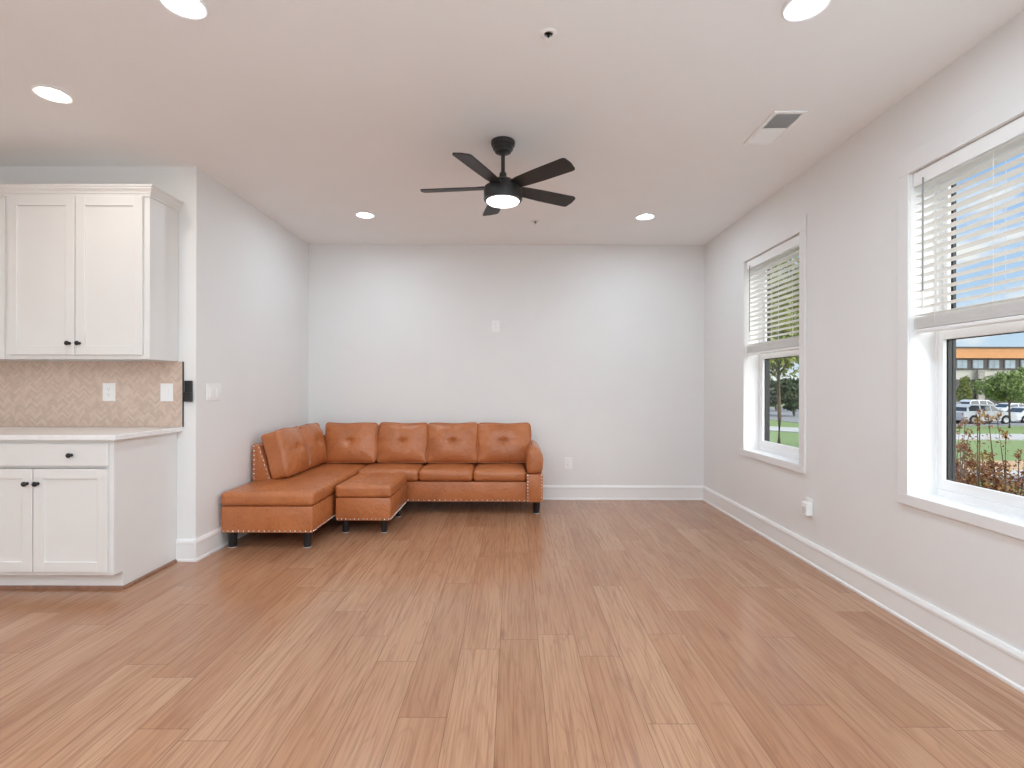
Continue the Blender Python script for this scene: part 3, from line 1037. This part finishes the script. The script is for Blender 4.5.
# main base and seats
BY0 = 4.935
bx0 = CX1 + 0.001
mb = MB().box(bx0, 0.125, BY0, 5.545, 0.12, 0.308, 0.008).build('base', M_LEATHER, sofa, smooth=True)
nails(mb, line((-1.0, BY0, 0.133), (0.11, BY0, 0.133), 0.05), (0, -1, 0))
SEATS = [(bx0, -0.900), (-0.900, -0.382), (-0.382, 0.125)]
for i, (a, b) in enumerate(SEATS):
    MB().pad((b - a) / 2 - 0.0015, 0.31, 0.056, 0.036, 14, seat_def(0.014, (), 0.014, seed=3 + i),
             Matrix.Translation(((a + b) / 2, BY0 + 0.305, 0.309 + 0.057))).build('seat_cushion', M_LEATHER, sofa, smooth=True, angle=None)
# back frames
MB().prism([(5.43, 0.31), (5.555, 0.31), (5.555, 0.690), (5.50, 0.700)], 'x', SX0 + 0.16, 0.125, 0.012).build('back_frame', M_LEATHER, sofa, smooth=True)
sb = MB().prism([(SX0, 0.425), (-2.022, 0.425), (-2.118, 0.712), (-2.148, 0.726), (SX0, 0.726)], 'y', 4.345, 5.555, 0.008).build('side_back_frame', M_LEATHER, sofa, smooth=True)
y = 4.345
pts = line((SX0 + 0.016, y, 0.445), (SX0 + 0.016, y, 0.712), 0.038) + line((-2.042, y, 0.445), (-2.122, y, 0.700), 0.038)
nails(sb, pts, (0, -1, 0))


# back cushions: x = width, y = thickness (front is -y), z = height
def back_def(seed):
    rnd = random.Random(seed)
    ph = [rnd.uniform(0, 6.28) for _ in range(6)]

    def fn(p, u, v, w):
        k = max(0, 1 - abs(u) ** 2.6) * max(0, 1 - abs(w) ** 2.6)
        if v < 0:
            f = min(1, -v * 1.6)
            p.y -= 0.055 * k * f
            d2 = p.x ** 2 + (p.z - 0.01) ** 2
            p.y += f * (0.034 * gauss(d2, 0.020) + 0.014 * gauss(d2, 0.06))
            p.y += f * 0.008 * gauss((p.z - 0.01) ** 2, 0.007) * max(0, 1 - abs(u) ** 3)          # cross seam
            # wrinkles running out to the corners
            ang = math.atan2(p.z, p.x)
            rad = math.hypot(u, w)
            p.y += f * 0.0035 * math.sin(9 * ang + ph[0]) * min(1, rad) * k
            p.y += f * 0.004 * math.sin(60 * p.z + ph[1] + 12 * abs(u)) * gauss((abs(u) - 0.86) ** 2, 0.13)
        # soft outline
        p.z += 0.004 * math.sin(4.2 * u + ph[2]) * max(0, w) + 0.004 * (abs(u) ** 8) * max(0, w)
        p.x += 0.010 * math.sin(4.0 * w + ph[3]) * abs(u) ** 3 * (1 if u > 0 else -1) * 0.7
        p.x *= 1 + 0.018 * (1 - w * w)
        return p
    return fn


def back_cushion(cx, cy, cz, hw, hh, th, yaw, lean, seed, roll=0.0):
    M = Matrix.Translation((cx, cy, cz)) @ Matrix.Rotation(R(yaw), 4, 'Z') @ Matrix.Rotation(R(-lean), 4, 'X') @ Matrix.Rotation(R(roll), 4, 'Y')
    o = MB().pad(hw, th, hh, 0.026, 20, back_def(seed), M).build('back_cushion', M_LEATHER, sofa, smooth=True, angle=None)
    # welt round the front edge
    t = MB()
    ring = []
    a, b, r = hw + 0.001, hh + 0.001, 0.032
    for (ax, az, s0) in ((a - r, b - r, 0), (-a + r, b - r, 90), (-a + r, -b + r, 180), (a - r, -b + r, 270)):
        for k in range(7):
            q = R(s0 + 15 * k)
            ring.append((ax + r * math.cos(q), -th + 0.018, az + r * math.sin(q)))
    fn = back_def(seed)
    out = []
    n = len(ring)
    for i in range(n):
        p, q = Vector(ring[i]), Vector(ring[(i + 1) % n])
        steps = max(1, int((q - p).length / 0.03))
        for k in range(steps):
            c = p + (q - p) * k / steps
            u, w_ = c.x / hw, c.z / hh
            d = fn(Vector((c.x, 0.0, c.z)), u, 0.0, w_)
            out.append(M @ Vector((d.x, c.y, d.z)))
    t.tube(out, 0.0062, 6, closed=True)
    t.build('welt', M_LEATHER, o, smooth=True, angle=None)
    return o


CUS = [(-1.650, 0.262, 0), (-1.127, 0.252, 1), (-0.618, 0.252, -1), (-0.096, 0.266, 0)]
for i, (cx, hw, rl) in enumerate(CUS):
    back_cushion(cx, 5.335 + (0.02 if i else 0.0), 0.628, hw, 0.198, 0.072, 0, 13, 11 + i, rl * 0.5)
# two cushions of the chaise side face into the room (+x)
for i, cy in enumerate((4.575, 5.06)):
    back_cushion(-1.995, cy, 0.634, 0.232, 0.198, 0.074, 90, 15, 31 + i)

# right arm: rounded padded top on a flat lower panel
AX0, AX1 = 0.127, SX1
ap = MB().box(AX0, AX1, BY0 - 0.018, 5.54, 0.12, 0.384, 0.006).build('arm_panel', M_LEATHER, sofa, smooth=True)
yn = BY0 - 0.018
nails(ap, line((AX0 + 0.012, yn, 0.135), (AX0 + 0.012, yn, 0.375), 0.030) + line((AX1 - 0.012, yn, 0.135), (AX1 - 0.012, yn, 0.375), 0.030), (0, -1, 0))


def arm_def(p, u, v, w):
    if w > 0:
        p.z -= 0.055 * (abs(u) ** 2.2) * w + 0.018 * max(0, -v) ** 5 * w
    p.x += 0.006 * (1 - w * w) * u + 0.006 * (1 - w * w)
    p.y -= 0.012 * max(0, -v) * (1 - w * w)
    return p


MB().pad((AX1 - AX0) / 2 - 0.004, 0.31, 0.130, 0.042, 14, arm_def, Matrix.Translation(((AX0 + AX1) / 2 - 0.004, BY0 + 0.290, 0.385 + 0.131))).build('arm_pad', M_LEATHER, sofa, smooth=True, angle=None)
leg(sofa, 0.225, 4.985, 0.119)
leg(sofa, 0.225, 5.47, 0.119)
leg(sofa, -1.30, 5.0, 0.119)

# storage ottoman in front of the seats
OX0, OX1, OY0, OY1 = -1.463, -1.002, 4.262, 4.915
ot = thing('ottoman', ((OX0 + OX1) / 2, (OY0 + OY1) / 2, 0), 'tan leather tufted ottoman standing against the sofa front beside the chaise', 'ottoman')
ob = MB().box(OX0 + 0.005, OX1 - 0.005, OY0 + 0.006, OY1 - 0.005, 0.11, 0.298, 0.010).build('base', M_LEATHER, ot, smooth=True)
nails(ob, line((OX0 + 0.018, OY0 + 0.006, 0.123), (OX1 - 0.018, OY0 + 0.006, 0.123), 0.036), (0, -1, 0))
nails(ob, line((OX1 - 0.005, OY0 + 0.02, 0.123), (OX1 - 0.005, OY1 - 0.02, 0.123), 0.036), (1, 0, 0))
tf = [(x, y) for x in (-0.11, 0.11) for y in (-0.20, 0.0, 0.20)]
MB().pad((OX1 - OX0) / 2, (OY1 - OY0) / 2, 0.051, 0.026, 22, seat_def(0.014, tf, 0.006, deep=0.024, seed=9), Matrix.Translation(((OX0 + OX1) / 2, (OY0 + OY1) / 2, 0.298 + 0.052))).build('lid_cushion', M_LEATHER, ot, smooth=True, angle=None)
for x in (OX0 + 0.07, OX1 - 0.07):
    for y in (OY0 + 0.065, OY1 - 0.065):
        leg(ot, x, y, 0.109, 0.030, 0.023)


# ------------------------------------------------------------------ outside the windows
M_GRASS = leaf_mat('lawn_grass', [(0.3, (0.14, 0.22, 0.055)), (0.55, (0.22, 0.30, 0.08)), (0.75, (0.33, 0.36, 0.13))])
M_ASPHALT = paint('asphalt', (0.20, 0.20, 0.21), 0.9, 0.12, 3)
M_LOT = paint('parking_asphalt', (0.26, 0.26, 0.265), 0.9, 0.1, 2)
M_CONC = paint('concrete', (0.50, 0.48, 0.45), 0.85, 0.08, 3)
M_TAN = paint('tan_paving', (0.55, 0.35, 0.20), 0.85, 0.08, 3)
M_MULCH = paint('brown_mulch', (0.13, 0.065, 0.040), 0.95, 0.4, 25)
M_BARK = paint('tree_bark', (0.13, 0.09, 0.055), 0.9, 0.3, 15)
M_LEAF_G = leaf_mat('green_leaves', [(0.3, (0.13, 0.19, 0.05)), (0.55, (0.24, 0.31, 0.09)), (0.75, (0.38, 0.43, 0.16))])
M_LEAF_Y = leaf_mat('yellow_green_leaves', [(0.3, (0.16, 0.20, 0.04)), (0.55, (0.28, 0.30, 0.06)), (0.75, (0.42, 0.40, 0.12))])
M_LEAF_D = leaf_mat('dark_leaves', [(0.3, (0.025, 0.05, 0.015)), (0.6, (0.055, 0.09, 0.025)), (0.8, (0.10, 0.14, 0.04))])
M_LEAF_R = leaf_mat('russet_leaves', [(0.25, (0.12, 0.035, 0.022)), (0.42, (0.23, 0.075, 0.038)), (0.55, (0.30, 0.15, 0.05)), (0.68, (0.40, 0.28, 0.08)), (0.85, (0.16, 0.16, 0.05))])


def gz(Y):
    pts = [(-40, -0.5), (12, -0.5), (30, -1.5), (46, -2.1), (400, -2.1)]
    for (a, za), (b, zb) in zip(pts, pts[1:]):
        if Y <= b:
            return za + (zb - za) * (Y - a) / (b - a)
    return -2.1


def strip(name, lo, hi, x0, x1, mat, dz, label=None):
    """ground strip between depths lo(X) and hi(X), draped on the slope, with real thickness"""
    t = bmesh.new()
    nx, ny = 40, 10
    grid = []
    for i in range(nx + 1):
        X = x0 + (x1 - x0) * i / nx
        a = lo(X) if callable(lo) else lo
        b = hi(X) if callable(hi) else hi
        grid.append([t.verts.new((X, a + (b - a) * j / ny, gz(a + (b - a) * j / ny) + dz)) for j in range(ny + 1)])
    for i in range(nx):
        for j in range(ny):
            t.faces.new((grid[i][j], grid[i + 1][j], grid[i + 1][j + 1], grid[i][j + 1]))
    bmesh.ops.recalc_face_normals(t, faces=t.faces[:])
    ext = bmesh.ops.extrude_face_region(t, geom=t.faces[:])
    bmesh.ops.translate(t, vec=(0, 0, -0.12), verts=[v for v in ext['geom'] if isinstance(v, bmesh.types.BMVert)])
    bmesh.ops.recalc_face_normals(t, faces=t.faces[:])
    m = MB()
    m._add(t)
    return structure(m.build(name, mat))


g = MB()
t = bmesh.new()
gy = [-30, 0, 6, 12, 18, 24, 30, 35, 40, 46, 70, 110, 220]
rows = [[t.verts.new((x, y, gz(y))) for x in (XR + T + 0.03, 30, 80, 260)] for y in gy]
for a, b in zip(rows, rows[1:]):
    for k in range(3):
        t.faces.new((a[k], a[k + 1], b[k + 1], b[k]))
g._add(t)
structure(g.build('ground_lawn', M_GRASS))


def pathlo(X):
    return 40 - 26 * max(0, min(1, (X - 17) / 6.0)) ** 0.6 + 4 * max(0, min(1, (X - 17) / 6)) + 0.02 * X * 0


strip('ground_driveway', 8.2, 9.8, 8.6, 40, M_ASPHALT, 0.03)
strip('ground_curb', 9.8, 10.4, 8.6, 40, M_CONC, 0.06)
strip('ground_paving', 10.4, 11.8, 8.6, 40, M_TAN, 0.05)
strip('ground_path', lambda X: 40 - 17.4 * max(0, min(1, (X - 15) / 4.0)), lambda X: 46 - 16.5 * max(0, min(1, (X - 17) / 7.0)), 12, 60, M_CONC, 0.05)
strip('ground_parking', 43, 82, 26, 140, M_LOT, 0.04)
strip('ground_bounce_apron', -22, 3.2, XR + T + 0.04, 12, paint('pale_concrete', (0.62, 0.60, 0.57), 0.85, 0.06, 3), 0.02)  # pale apron added to bounce light up at the blinds
MBx = MB().box(XR + T + 0.04, 6.6, 3.25, 7.6, -0.56, -0.46, 0.03)
structure(MBx.build('ground_mulch_bed', M_MULCH))


def P(px, Y, py=None):
    """ground-plan X (and height) of something the photograph shows at column px when it stands at depth Y"""
    X = (px - 513.3) / 520 * Y
    return X if py is None else (X, CAM_Z + (386.2 - py) / 520 * Y)


# office building beyond the parking lot
M_ORANGE = paint('orange_fascia', (0.66, 0.29, 0.10), 0.6, 0.05, 1)
M_DARKCLAD = paint('dark_cladding', (0.075, 0.058, 0.052), 0.6, 0.15, 2)
M_CREAM = paint('cream_wall', (0.60, 0.55, 0.47), 0.8, 0.05, 1)
M_STONE = paint('grey_stone', (0.36, 0.32, 0.29), 0.9, 0.25, 1.2)
M_WFRAME = paint('office_window_frame', (0.30, 0.30, 0.31), 0.4, 0.05, 2)
M_WGLASS = paint('office_glass', (0.26, 0.32, 0.36), 0.12, 0.3, 0.4)
BYF = 88.0
sc = BYF / 520
zt = CAM_Z + (386.2 - 346) * sc
bz = lambda py: CAM_Z + (386.2 - py) * sc
bl = thing('office_building', (92, BYF, -2.1), 'long two-storey office building with an orange band beyond the parking lot', 'building')
bX0, bX1 = P(880, BYF), P(1180, BYF)
MB().box(bX0, bX1, BYF + 0.3, BYF + 18, -2.1, zt - 0.15).build('wall', M_CREAM, bl)
MB().box(bX0 - 0.5, bX1 + 0.5, BYF - 0.7, BYF + 18.5, bz(347.3), zt).build('roof', M_DARKCLAD, bl)
MB().box(bX0 - 0.3, bX1 + 0.3, BYF - 0.5, BYF + 0.29, bz(357.3), bz(347.4)).build('fascia', M_ORANGE, bl)
MB().box(bX0, bX1, BYF + 0.0, BYF + 0.29, bz(368.6), bz(357.4)).build('upper_cladding', M_DARKCLAD, bl)
px = 892.0
while px < 1170:
    f = MB().box(P(px, BYF), P(px + 10.5, BYF), BYF - 0.12, BYF - 0.01, bz(367.5), bz(359.2)).build('window', M_WFRAME, bl)
    m = MB()
    for k in range(2):
        m.box(P(px + 0.5 + 5 * k, BYF), P(px + 5.0 + 5 * k, BYF), BYF - 0.16, BYF - 0.121, bz(367.1), bz(359.6))
    m.build('pane', M_WGLASS, f)
    px += 15.0 if int(px) % 2 else 16.0
MB().box(bX0 + 1, bX1 - 1, BYF + 0.1, BYF + 0.29, -2.1, bz(378.5)).build('ground_floor_glazing', M_DARKCLAD, bl)
for px in (930, 979, 1028, 1077, 1126):
    MB().box(P(px - 3.2, BYF), P(px + 3.2, BYF), BYF - 0.5, BYF - 0.13, -2.1, bz(369)).build('pillar', M_STONE, bl)


# vehicles: built along +x, nose at +x, wheels on z = 0
M_TYRE = paint('tyre_rubber', (0.02, 0.02, 0.02), 0.8, 0.1, 20)
M_RIM = paint('wheel_rim', (0.45, 0.45, 0.46), 0.35, 0.05, 20, metallic=0.6)
M_CGLASS = paint('vehicle_glass', (0.04, 0.05, 0.06), 0.08, 0.1, 4)
M_RED = paint('red_tail_light', (0.45, 0.02, 0.02), 0.3, 0.05, 10)
M_HEAD = paint('clear_headlight', (0.8, 0.82, 0.84), 0.15, 0.05, 10)
CARCOL = {'white': paint('white_car_paint', (0.72, 0.72, 0.72), 0.25, 0.02, 2), 'silver': paint('silver_car_paint', (0.58, 0.585, 0.60), 0.28, 0.02, 2),
          'grey': paint('grey_car_paint', (0.13, 0.14, 0.16), 0.25, 0.03, 2)}


def make_car(name, label, col, kind, loc, rz):
    root = thing(name, (0, 0, 0), label, 'car', 'cars in the parking lot')
    if kind == 'suv':
        L, Wd, hood, belt, roof = 4.75, 1.86, 1.06, 1.10, 1.74
        green = [(0.35, belt), (0.50, 1.52), (0.85, roof), (2.75, roof - 0.02), (3.55, belt)]
        wr, wx = 0.37, (0.95, 3.78)
    else:
        L, Wd, hood, belt, roof = 4.65, 1.80, 0.86, 0.92, 1.45
        green = [(0.60, belt), (1.35, roof - 0.05), (1.75, roof), (2.60, roof - 0.01), (3.45, belt)]
        wr, wx = 0.33, (0.95, 3.70)
    hw = Wd / 2

    def arch(x):
        return [(x + (wr + 0.07) * math.cos(R(a)), wr + (wr + 0.07) * math.sin(R(a))) for a in range(180, -1, -20)]
    low = [(0.05, 0.32)] + [(wx[0] - wr - 0.07, 0.28)] + arch(wx[0]) + [(wx[0] + wr + 0.07, 0.28), (wx[1] - wr - 0.07, 0.28)] + arch(wx[1]) + \
          [(wx[1] + wr + 0.07, 0.30), (L - 0.04, 0.34), (L, 0.60), (L - 0.08, hood - 0.14), (L - 0.5, hood - 0.02), (green[-1][0], belt + 0.01), (green[0][0] - 0.2, belt + 0.01), (0.02, belt - 0.08), (0, 0.6)]
    b = MB().prism([(x - L / 2, z) for x, z in low], 'y', -hw, hw)
    t = bmesh.new()
    n = len(green)
    A = [t.verts.new((x - L / 2, -hw + 0.03 + (z - belt) * 0.28, z)) for x, z in green]
    B = [t.verts.new((x - L / 2, hw - 0.03 - (z - belt) * 0.28, z)) for x, z in green]
    t.faces.new(A)
    t.faces.new(B[::-1])
    for i in range(n):
        t.faces.new((A[i], A[(i + 1) % n], B[(i + 1) % n], B[i]))
    bmesh.ops.recalc_face_normals(t, faces=t.faces[:])
    b._add(t)
    b.build('body', CARCOL[col], root)
    # side glass: one panel each side following the greenhouse, plus windscreen and rear glass
    cx = sum(x for x, z in green) / n
    for s_ in (-1, 1):
        gq = MB()
        spans = [(0.06, 0.36), (0.40, 0.66), (0.69, 0.95)] if kind == 'suv' else [(0.10, 0.50), (0.54, 0.90)]
        xa, xb = green[0][0], green[-1][0]

        def top(x):
            for (p, q) in zip(green, green[1:]):
                if p[0] <= x <= q[0]:
                    return p[1] + (q[1] - p[1]) * (x - p[0]) / (q[0] - p[0])
            return belt
        for u0, u1 in spans:
            x0, x1 = xa + (xb - xa) * u0, xa + (xb - xa) * u1
            xs = [x0 + (x1 - x0) * k / 6 for k in range(7)]
            t = bmesh.new()
            ring = [(x, belt + 0.05) for x in xs] + [(x, max(belt + 0.06, top(x) - 0.09)) for x in xs[::-1]]
            o_ = [t.verts.new((x - L / 2, s_ * (hw - 0.03 - (z - belt) * 0.28 + 0.012), z)) for x, z in ring]
            i_ = [t.verts.new((x - L / 2, s_ * (hw - 0.03 - (z - belt) * 0.28 - 0.01), z)) for x, z in ring]
            t.faces.new(o_)
            t.faces.new(i_[::-1])
            for k in range(len(ring)):
                t.faces.new((o_[k], o_[(k + 1) % len(ring)], i_[(k + 1) % len(ring)], i_[k]))
            bmesh.ops.recalc_face_normals(t, faces=t.faces[:])
            gq._add(t)
        gq.build('side_window', M_CGLASS, root)
    for nm, (p, q) in (('windscreen', (green[-2], green[-1])), ('rear_window', (green[0], green[1]))):
        t = bmesh.new()
        vs = []
        for (x, z), k in ((p, 0.12), (q, 0.12)):
            pass
        ax, az = p[0] + (q[0] - p[0]) * 0.1, p[1] + (q[1] - p[1]) * 0.1
        bx_, bz_ = p[0] + (q[0] - p[0]) * 0.88, p[1] + (q[1] - p[1]) * 0.88
        off = 0.015 if nm == 'windscreen' else -0.015
        ring = [(ax, -1, az), (bx_, -1, bz_), (bx_, 1, bz_), (ax, 1, az)]
        o_ = [t.verts.new((x - L / 2 + off, s_ * (hw - 0.12 - (z - belt) * 0.28), z)) for x, s_, z in ring]
        i_ = [t.verts.new((x - L / 2 - off, s_ * (hw - 0.12 - (z - belt) * 0.28), z)) for x, s_, z in ring]
        t.faces.new(o_)
        t.faces.new(i_[::-1])
        for k in range(4):
            t.faces.new((o_[k], o_[(k + 1) % 4], i_[(k + 1) % 4], i_[k]))
        bmesh.ops.recalc_face_normals(t, faces=t.faces[:])
        m_ = MB()
        m_._add(t)
        m_.build(nm, M_CGLASS, root)
    for x in wx:
        for s_ in (-1, 1):
            Mw = Matrix.Rotation(R(90), 4, 'X')
            o = MB().lathe([(wr - 0.04, -0.11), (wr, -0.08), (wr, 0.08), (wr - 0.04, 0.11)], (x - L / 2, s_ * (hw - 0.12), wr), 22, M=Mw).build('wheel', M_TYRE, root)
            MB().lathe([(wr * 0.62, 0.0), (wr * 0.6, 0.02), (0.06, 0.012)], (x - L / 2, s_ * (hw - 0.008), wr), 18, M=Matrix.Rotation(R(90 if s_ < 0 else -90), 4, 'X')).build('rim', M_RIM, o)
    for s_ in (-1, 1):
        MB().box(-L / 2 - 0.012, -L / 2 + 0.10, s_ * (hw - 0.30) - 0.12, s_ * (hw - 0.10) + 0.105 * (s_ > 0) - 0.0 * 1, belt - 0.30, belt - 0.12, 0.01).build('tail_light', M_RED, root)
        MB().box(L / 2 - 0.16, L / 2 - 0.005, s_ * (hw - 0.16) - 0.14, s_ * (hw - 0.16) + 0.14, hood - 0.34, hood - 0.22, 0.01).build('headlight', M_HEAD, root)
        MB().box(green[-1][0] - L / 2 - 0.25, green[-1][0] - L / 2 - 0.08, s_ * (hw + 0.09) - 0.09, s_ * (hw + 0.09) + 0.09, belt + 0.02, belt + 0.14, 0.02).build('mirror', CARCOL[col], root)
    root.location = loc
    root.rotation_euler = (0, 0, R(rz))
    return root


LZ = -2.1 + 0.04
make_car('parked_car', 'silver sport utility car side-on behind the russet shrub', 'silver', 'suv', (P(981, 47), 47, LZ), 0)
make_car('parked_car', 'white sedan with red tail lights ahead of the silver car', 'white', 'sedan', (P(1031, 48.5), 48.5, LZ), 0)
make_car('parked_car', 'dark grey car at the left, partly behind the window frame', 'grey', 'suv', (P(950, 55), 55, LZ), 0)
make_car('parked_car', 'white car in the second row above the roof of the silver car', 'white', 'suv', (P(980, 64), 64, LZ), 0)
make_car('parked_car', 'white car in the second row behind the dark green tree', 'white', 'sedan', (P(1014, 60), 60, LZ), 0)
make_car('parked_car', 'pale silver car in the last row before the building', 'silver', 'sedan', (P(968, 73), 73, LZ), 180)


def foliage(mb, c, rx, ry, rz, n, size, rnd, shell=0.35):
    for _ in range(n):
        while True:
            d = Vector((rnd.uniform(-1, 1), rnd.uniform(-1, 1), rnd.uniform(-1, 1)))
            if shell < d.length <= 1:
                break
        p = Vector(c) + Vector((d.x * rx, d.y * ry, d.z * rz))
        s_ = size * rnd.uniform(0.6, 1.3)
        u = Vector((rnd.gauss(0, 1), rnd.gauss(0, 1), rnd.gauss(0, 1))).normalized()
        v = u.cross(Vector((rnd.gauss(0, 1), rnd.gauss(0, 1), rnd.gauss(0, 1)))).normalized()
        w_ = u.cross(v)
        vs = [mb.bm.verts.new(p + q) for q in (-u * s_, v * s_ * 0.45 + w_ * s_ * 0.12, u * s_, -v * s_ * 0.45 + w_ * s_ * 0.12)]
        mb.bm.faces.new(vs)


def tree(name, label, X, Y, zb, ztop, zlow, rad, mat, leafsize, n, trunk_r, seed, group=None, blobs=9):
    rnd = random.Random(seed)
    root = thing(name, (X, Y, zb), label, 'tree', group)
    tr = MB().tube([(X, Y, zb - 0.05), (X + 0.02, Y, zb + (zlow - zb) * 0.5), (X - 0.02, Y, zlow), (X, Y, zlow + (ztop - zlow) * 0.7)], [trunk_r * 1.25, trunk_r, trunk_r * 0.9, trunk_r * 0.3], 9)
    for k in range(6):
        a = rnd.uniform(0, 6.28)
        z0 = zlow + (ztop - zlow) * rnd.uniform(0.0, 0.4)
        tr.tube([(X, Y, z0), (X + 0.5 * rad * math.cos(a), Y + 0.5 * rad * math.sin(a), z0 + (ztop - zlow) * 0.22), (X + 0.8 * rad * math.cos(a), Y + 0.8 * rad * math.sin(a), z0 + (ztop - zlow) * 0.3)], [trunk_r * 0.5, trunk_r * 0.35, trunk_r * 0.12], 6)
    tr.build('trunk', M_BARK, root, smooth=True, angle=None)
    f = MB()
    hz = (ztop - zlow) / 2
    for k in range(blobs):
        a = rnd.uniform(0, 6.28)
        zz = rnd.uniform(-0.75, 0.75)
        rr = math.sqrt(max(0, 1 - zz * zz)) * rnd.uniform(0.2, 0.75)
        c = (X + rad * rr * math.cos(a), Y + rad * rr * math.sin(a), (ztop + zlow) / 2 + hz * zz * 0.8)
        foliage(f, c, rad * 0.45, rad * 0.45, hz * 0.38, n // blobs, leafsize, rnd, 0.2)
    f.build('foliage', mat, root)


x, zt_ = P(964, 66, 370)
tree('ornamental_tree', 'small yellow-green tree at the left in front of the office building', x, 66, -2.06, zt_, -1.2, 0.85, M_LEAF_Y, 0.20, 1300, 0.07, 1, blobs=10)
x, zt_ = P(1009.5, 39, 369)
tree('street_tree', 'green tree with a thin dark trunk in front of the parked cars', x, 39, gz(39), zt_, CAM_Z - 18 / 520 * 39, 2.0, M_LEAF_G, 0.15, 3200, 0.065, 2, blobs=16)
x, _ = P(1034, 44, 360)
tree('street_tree', 'taller green tree at the right edge of the near window', x, 44, gz(44), 3.9, 0.4, 2.1, M_LEAF_G, 0.2, 2500, 0.08, 3, blobs=12)
x, zt_ = P(779, 17.5, 330)
tree('street_tree', 'slim brown-barked tree with yellowing leaves outside the far window', x, 17.5, gz(17.5), 6.2, 1.15, 2.3, M_LEAF_Y, 0.10, 11000, 0.06, 4, blobs=26)
for k, (px, Y, ztp, r_) in enumerate(((752, 58, 3.2, 2.6), (776, 70, 2.6, 2.6), (794, 58, 2.4, 2.4), (817, 74, 3.0, 2.8), (736, 76, 5.0, 3.0))):
    lab = ['dark leafy tree far off, second from the left through the far window', 'dark tree far behind the slim trunk seen through the far window', 'dark tree far off at the right side of the far window',
           'dark distant tree hidden behind the right jamb of the far window', 'tallest dark distant tree at the left behind the far window frame'][k]
    tree('distant_tree', lab, P(px, Y), Y, -2.1, ztp, -1.6, r_, M_LEAF_D, 0.34, 1600, 0.16, 20 + k, 'dark trees beyond the road', 10)

# russet shrub close to the near window
rnd = random.Random(5)
SXc, SYc = 4.62, 5.15
sh = thing('russet_shrub', (SXc, SYc, -0.47), 'russet-leaved shrub with upright shoots just outside the near window', 'shrub')
st = MB()
fo = MB()
for k in range(34):
    a = rnd.uniform(0, 6.28)
    lean_ = rnd.uniform(0.05, 0.42)
    topz = rnd.uniform(0.60, 0.98) if k < 13 else rnd.uniform(0.1, 0.6)
    b0 = Vector((SXc + 0.12 * math.cos(a), SYc + 0.12 * math.sin(a), -0.49))
    b2 = Vector((SXc + lean_ * math.cos(a) * 0.95, SYc + lean_ * math.sin(a), topz))
    b1 = (b0 + b2) / 2 + Vector((0.08 * math.cos(a), 0.08 * math.sin(a), 0.05))
    st.tube([b0, b1, b2], [0.010, 0.007, 0.003], 6)
    for q in range(42):
        tt = rnd.uniform(0.25, 1.0) ** 0.8
        p = b0 * (1 - tt) ** 2 + b1 * 2 * tt * (1 - tt) + b2 * tt * tt
        spread = 0.035 + 0.11 * (1 - tt)
        foliage(fo, p, spread, spread, spread, 1, 0.019, rnd, 0.0)
    foliage(fo, b2, 0.036, 0.036, 0.045, 34, 0.017, rnd, 0.0)
foliage(fo, (SXc, SYc, 0.06), 0.42, 0.38, 0.44, 5200, 0.020, rnd, 0.1)
st.build('stem', M_BARK, sh, smooth=True, angle=None)
fo.build('foliage', M_LEAF_R, sh)
# low dark planting at the foot of the wall
for k, (px, Y, lab) in enumerate(((1026, 4.35, 'low dark shrub right of the russet shrub by the mulch bed'),)):
    x = P(px, Y)
    lo_ = thing('low_shrub', (x, Y, -0.47), lab, 'shrub')
    st, fo = MB(), MB()
    for q in range(12):
        a = rnd.uniform(0, 6.28)
        st.tube([(x, Y, -0.49), (x + 0.2 * math.cos(a), Y + 0.2 * math.sin(a), 0.15)], [0.008, 0.003], 5)
    foliage(fo, (x, Y, -0.02), 0.40, 0.34, 0.36, 2200, 0.02, rnd, 0.1)
    st.tube([(x + 0.05, Y, -0.49), (x + 0.05, Y, 0.50)], [0.008, 0.003], 5)
    foliage(fo, (x + 0.05, Y, 0.36), 0.03, 0.03, 0.16, 50, 0.02, rnd, 0.0)
    st.build('stem', M_BARK, lo_)
    fo.build('foliage', leaf_mat('maroon_leaves', [(0.3, (0.05, 0.03, 0.02)), (0.6, (0.12, 0.06, 0.04)), (0.8, (0.10, 0.10, 0.04))]), lo_)

# tidy helper properties
for o in bpy.data.objects:
    if '_o' in o:
        del o['_o']
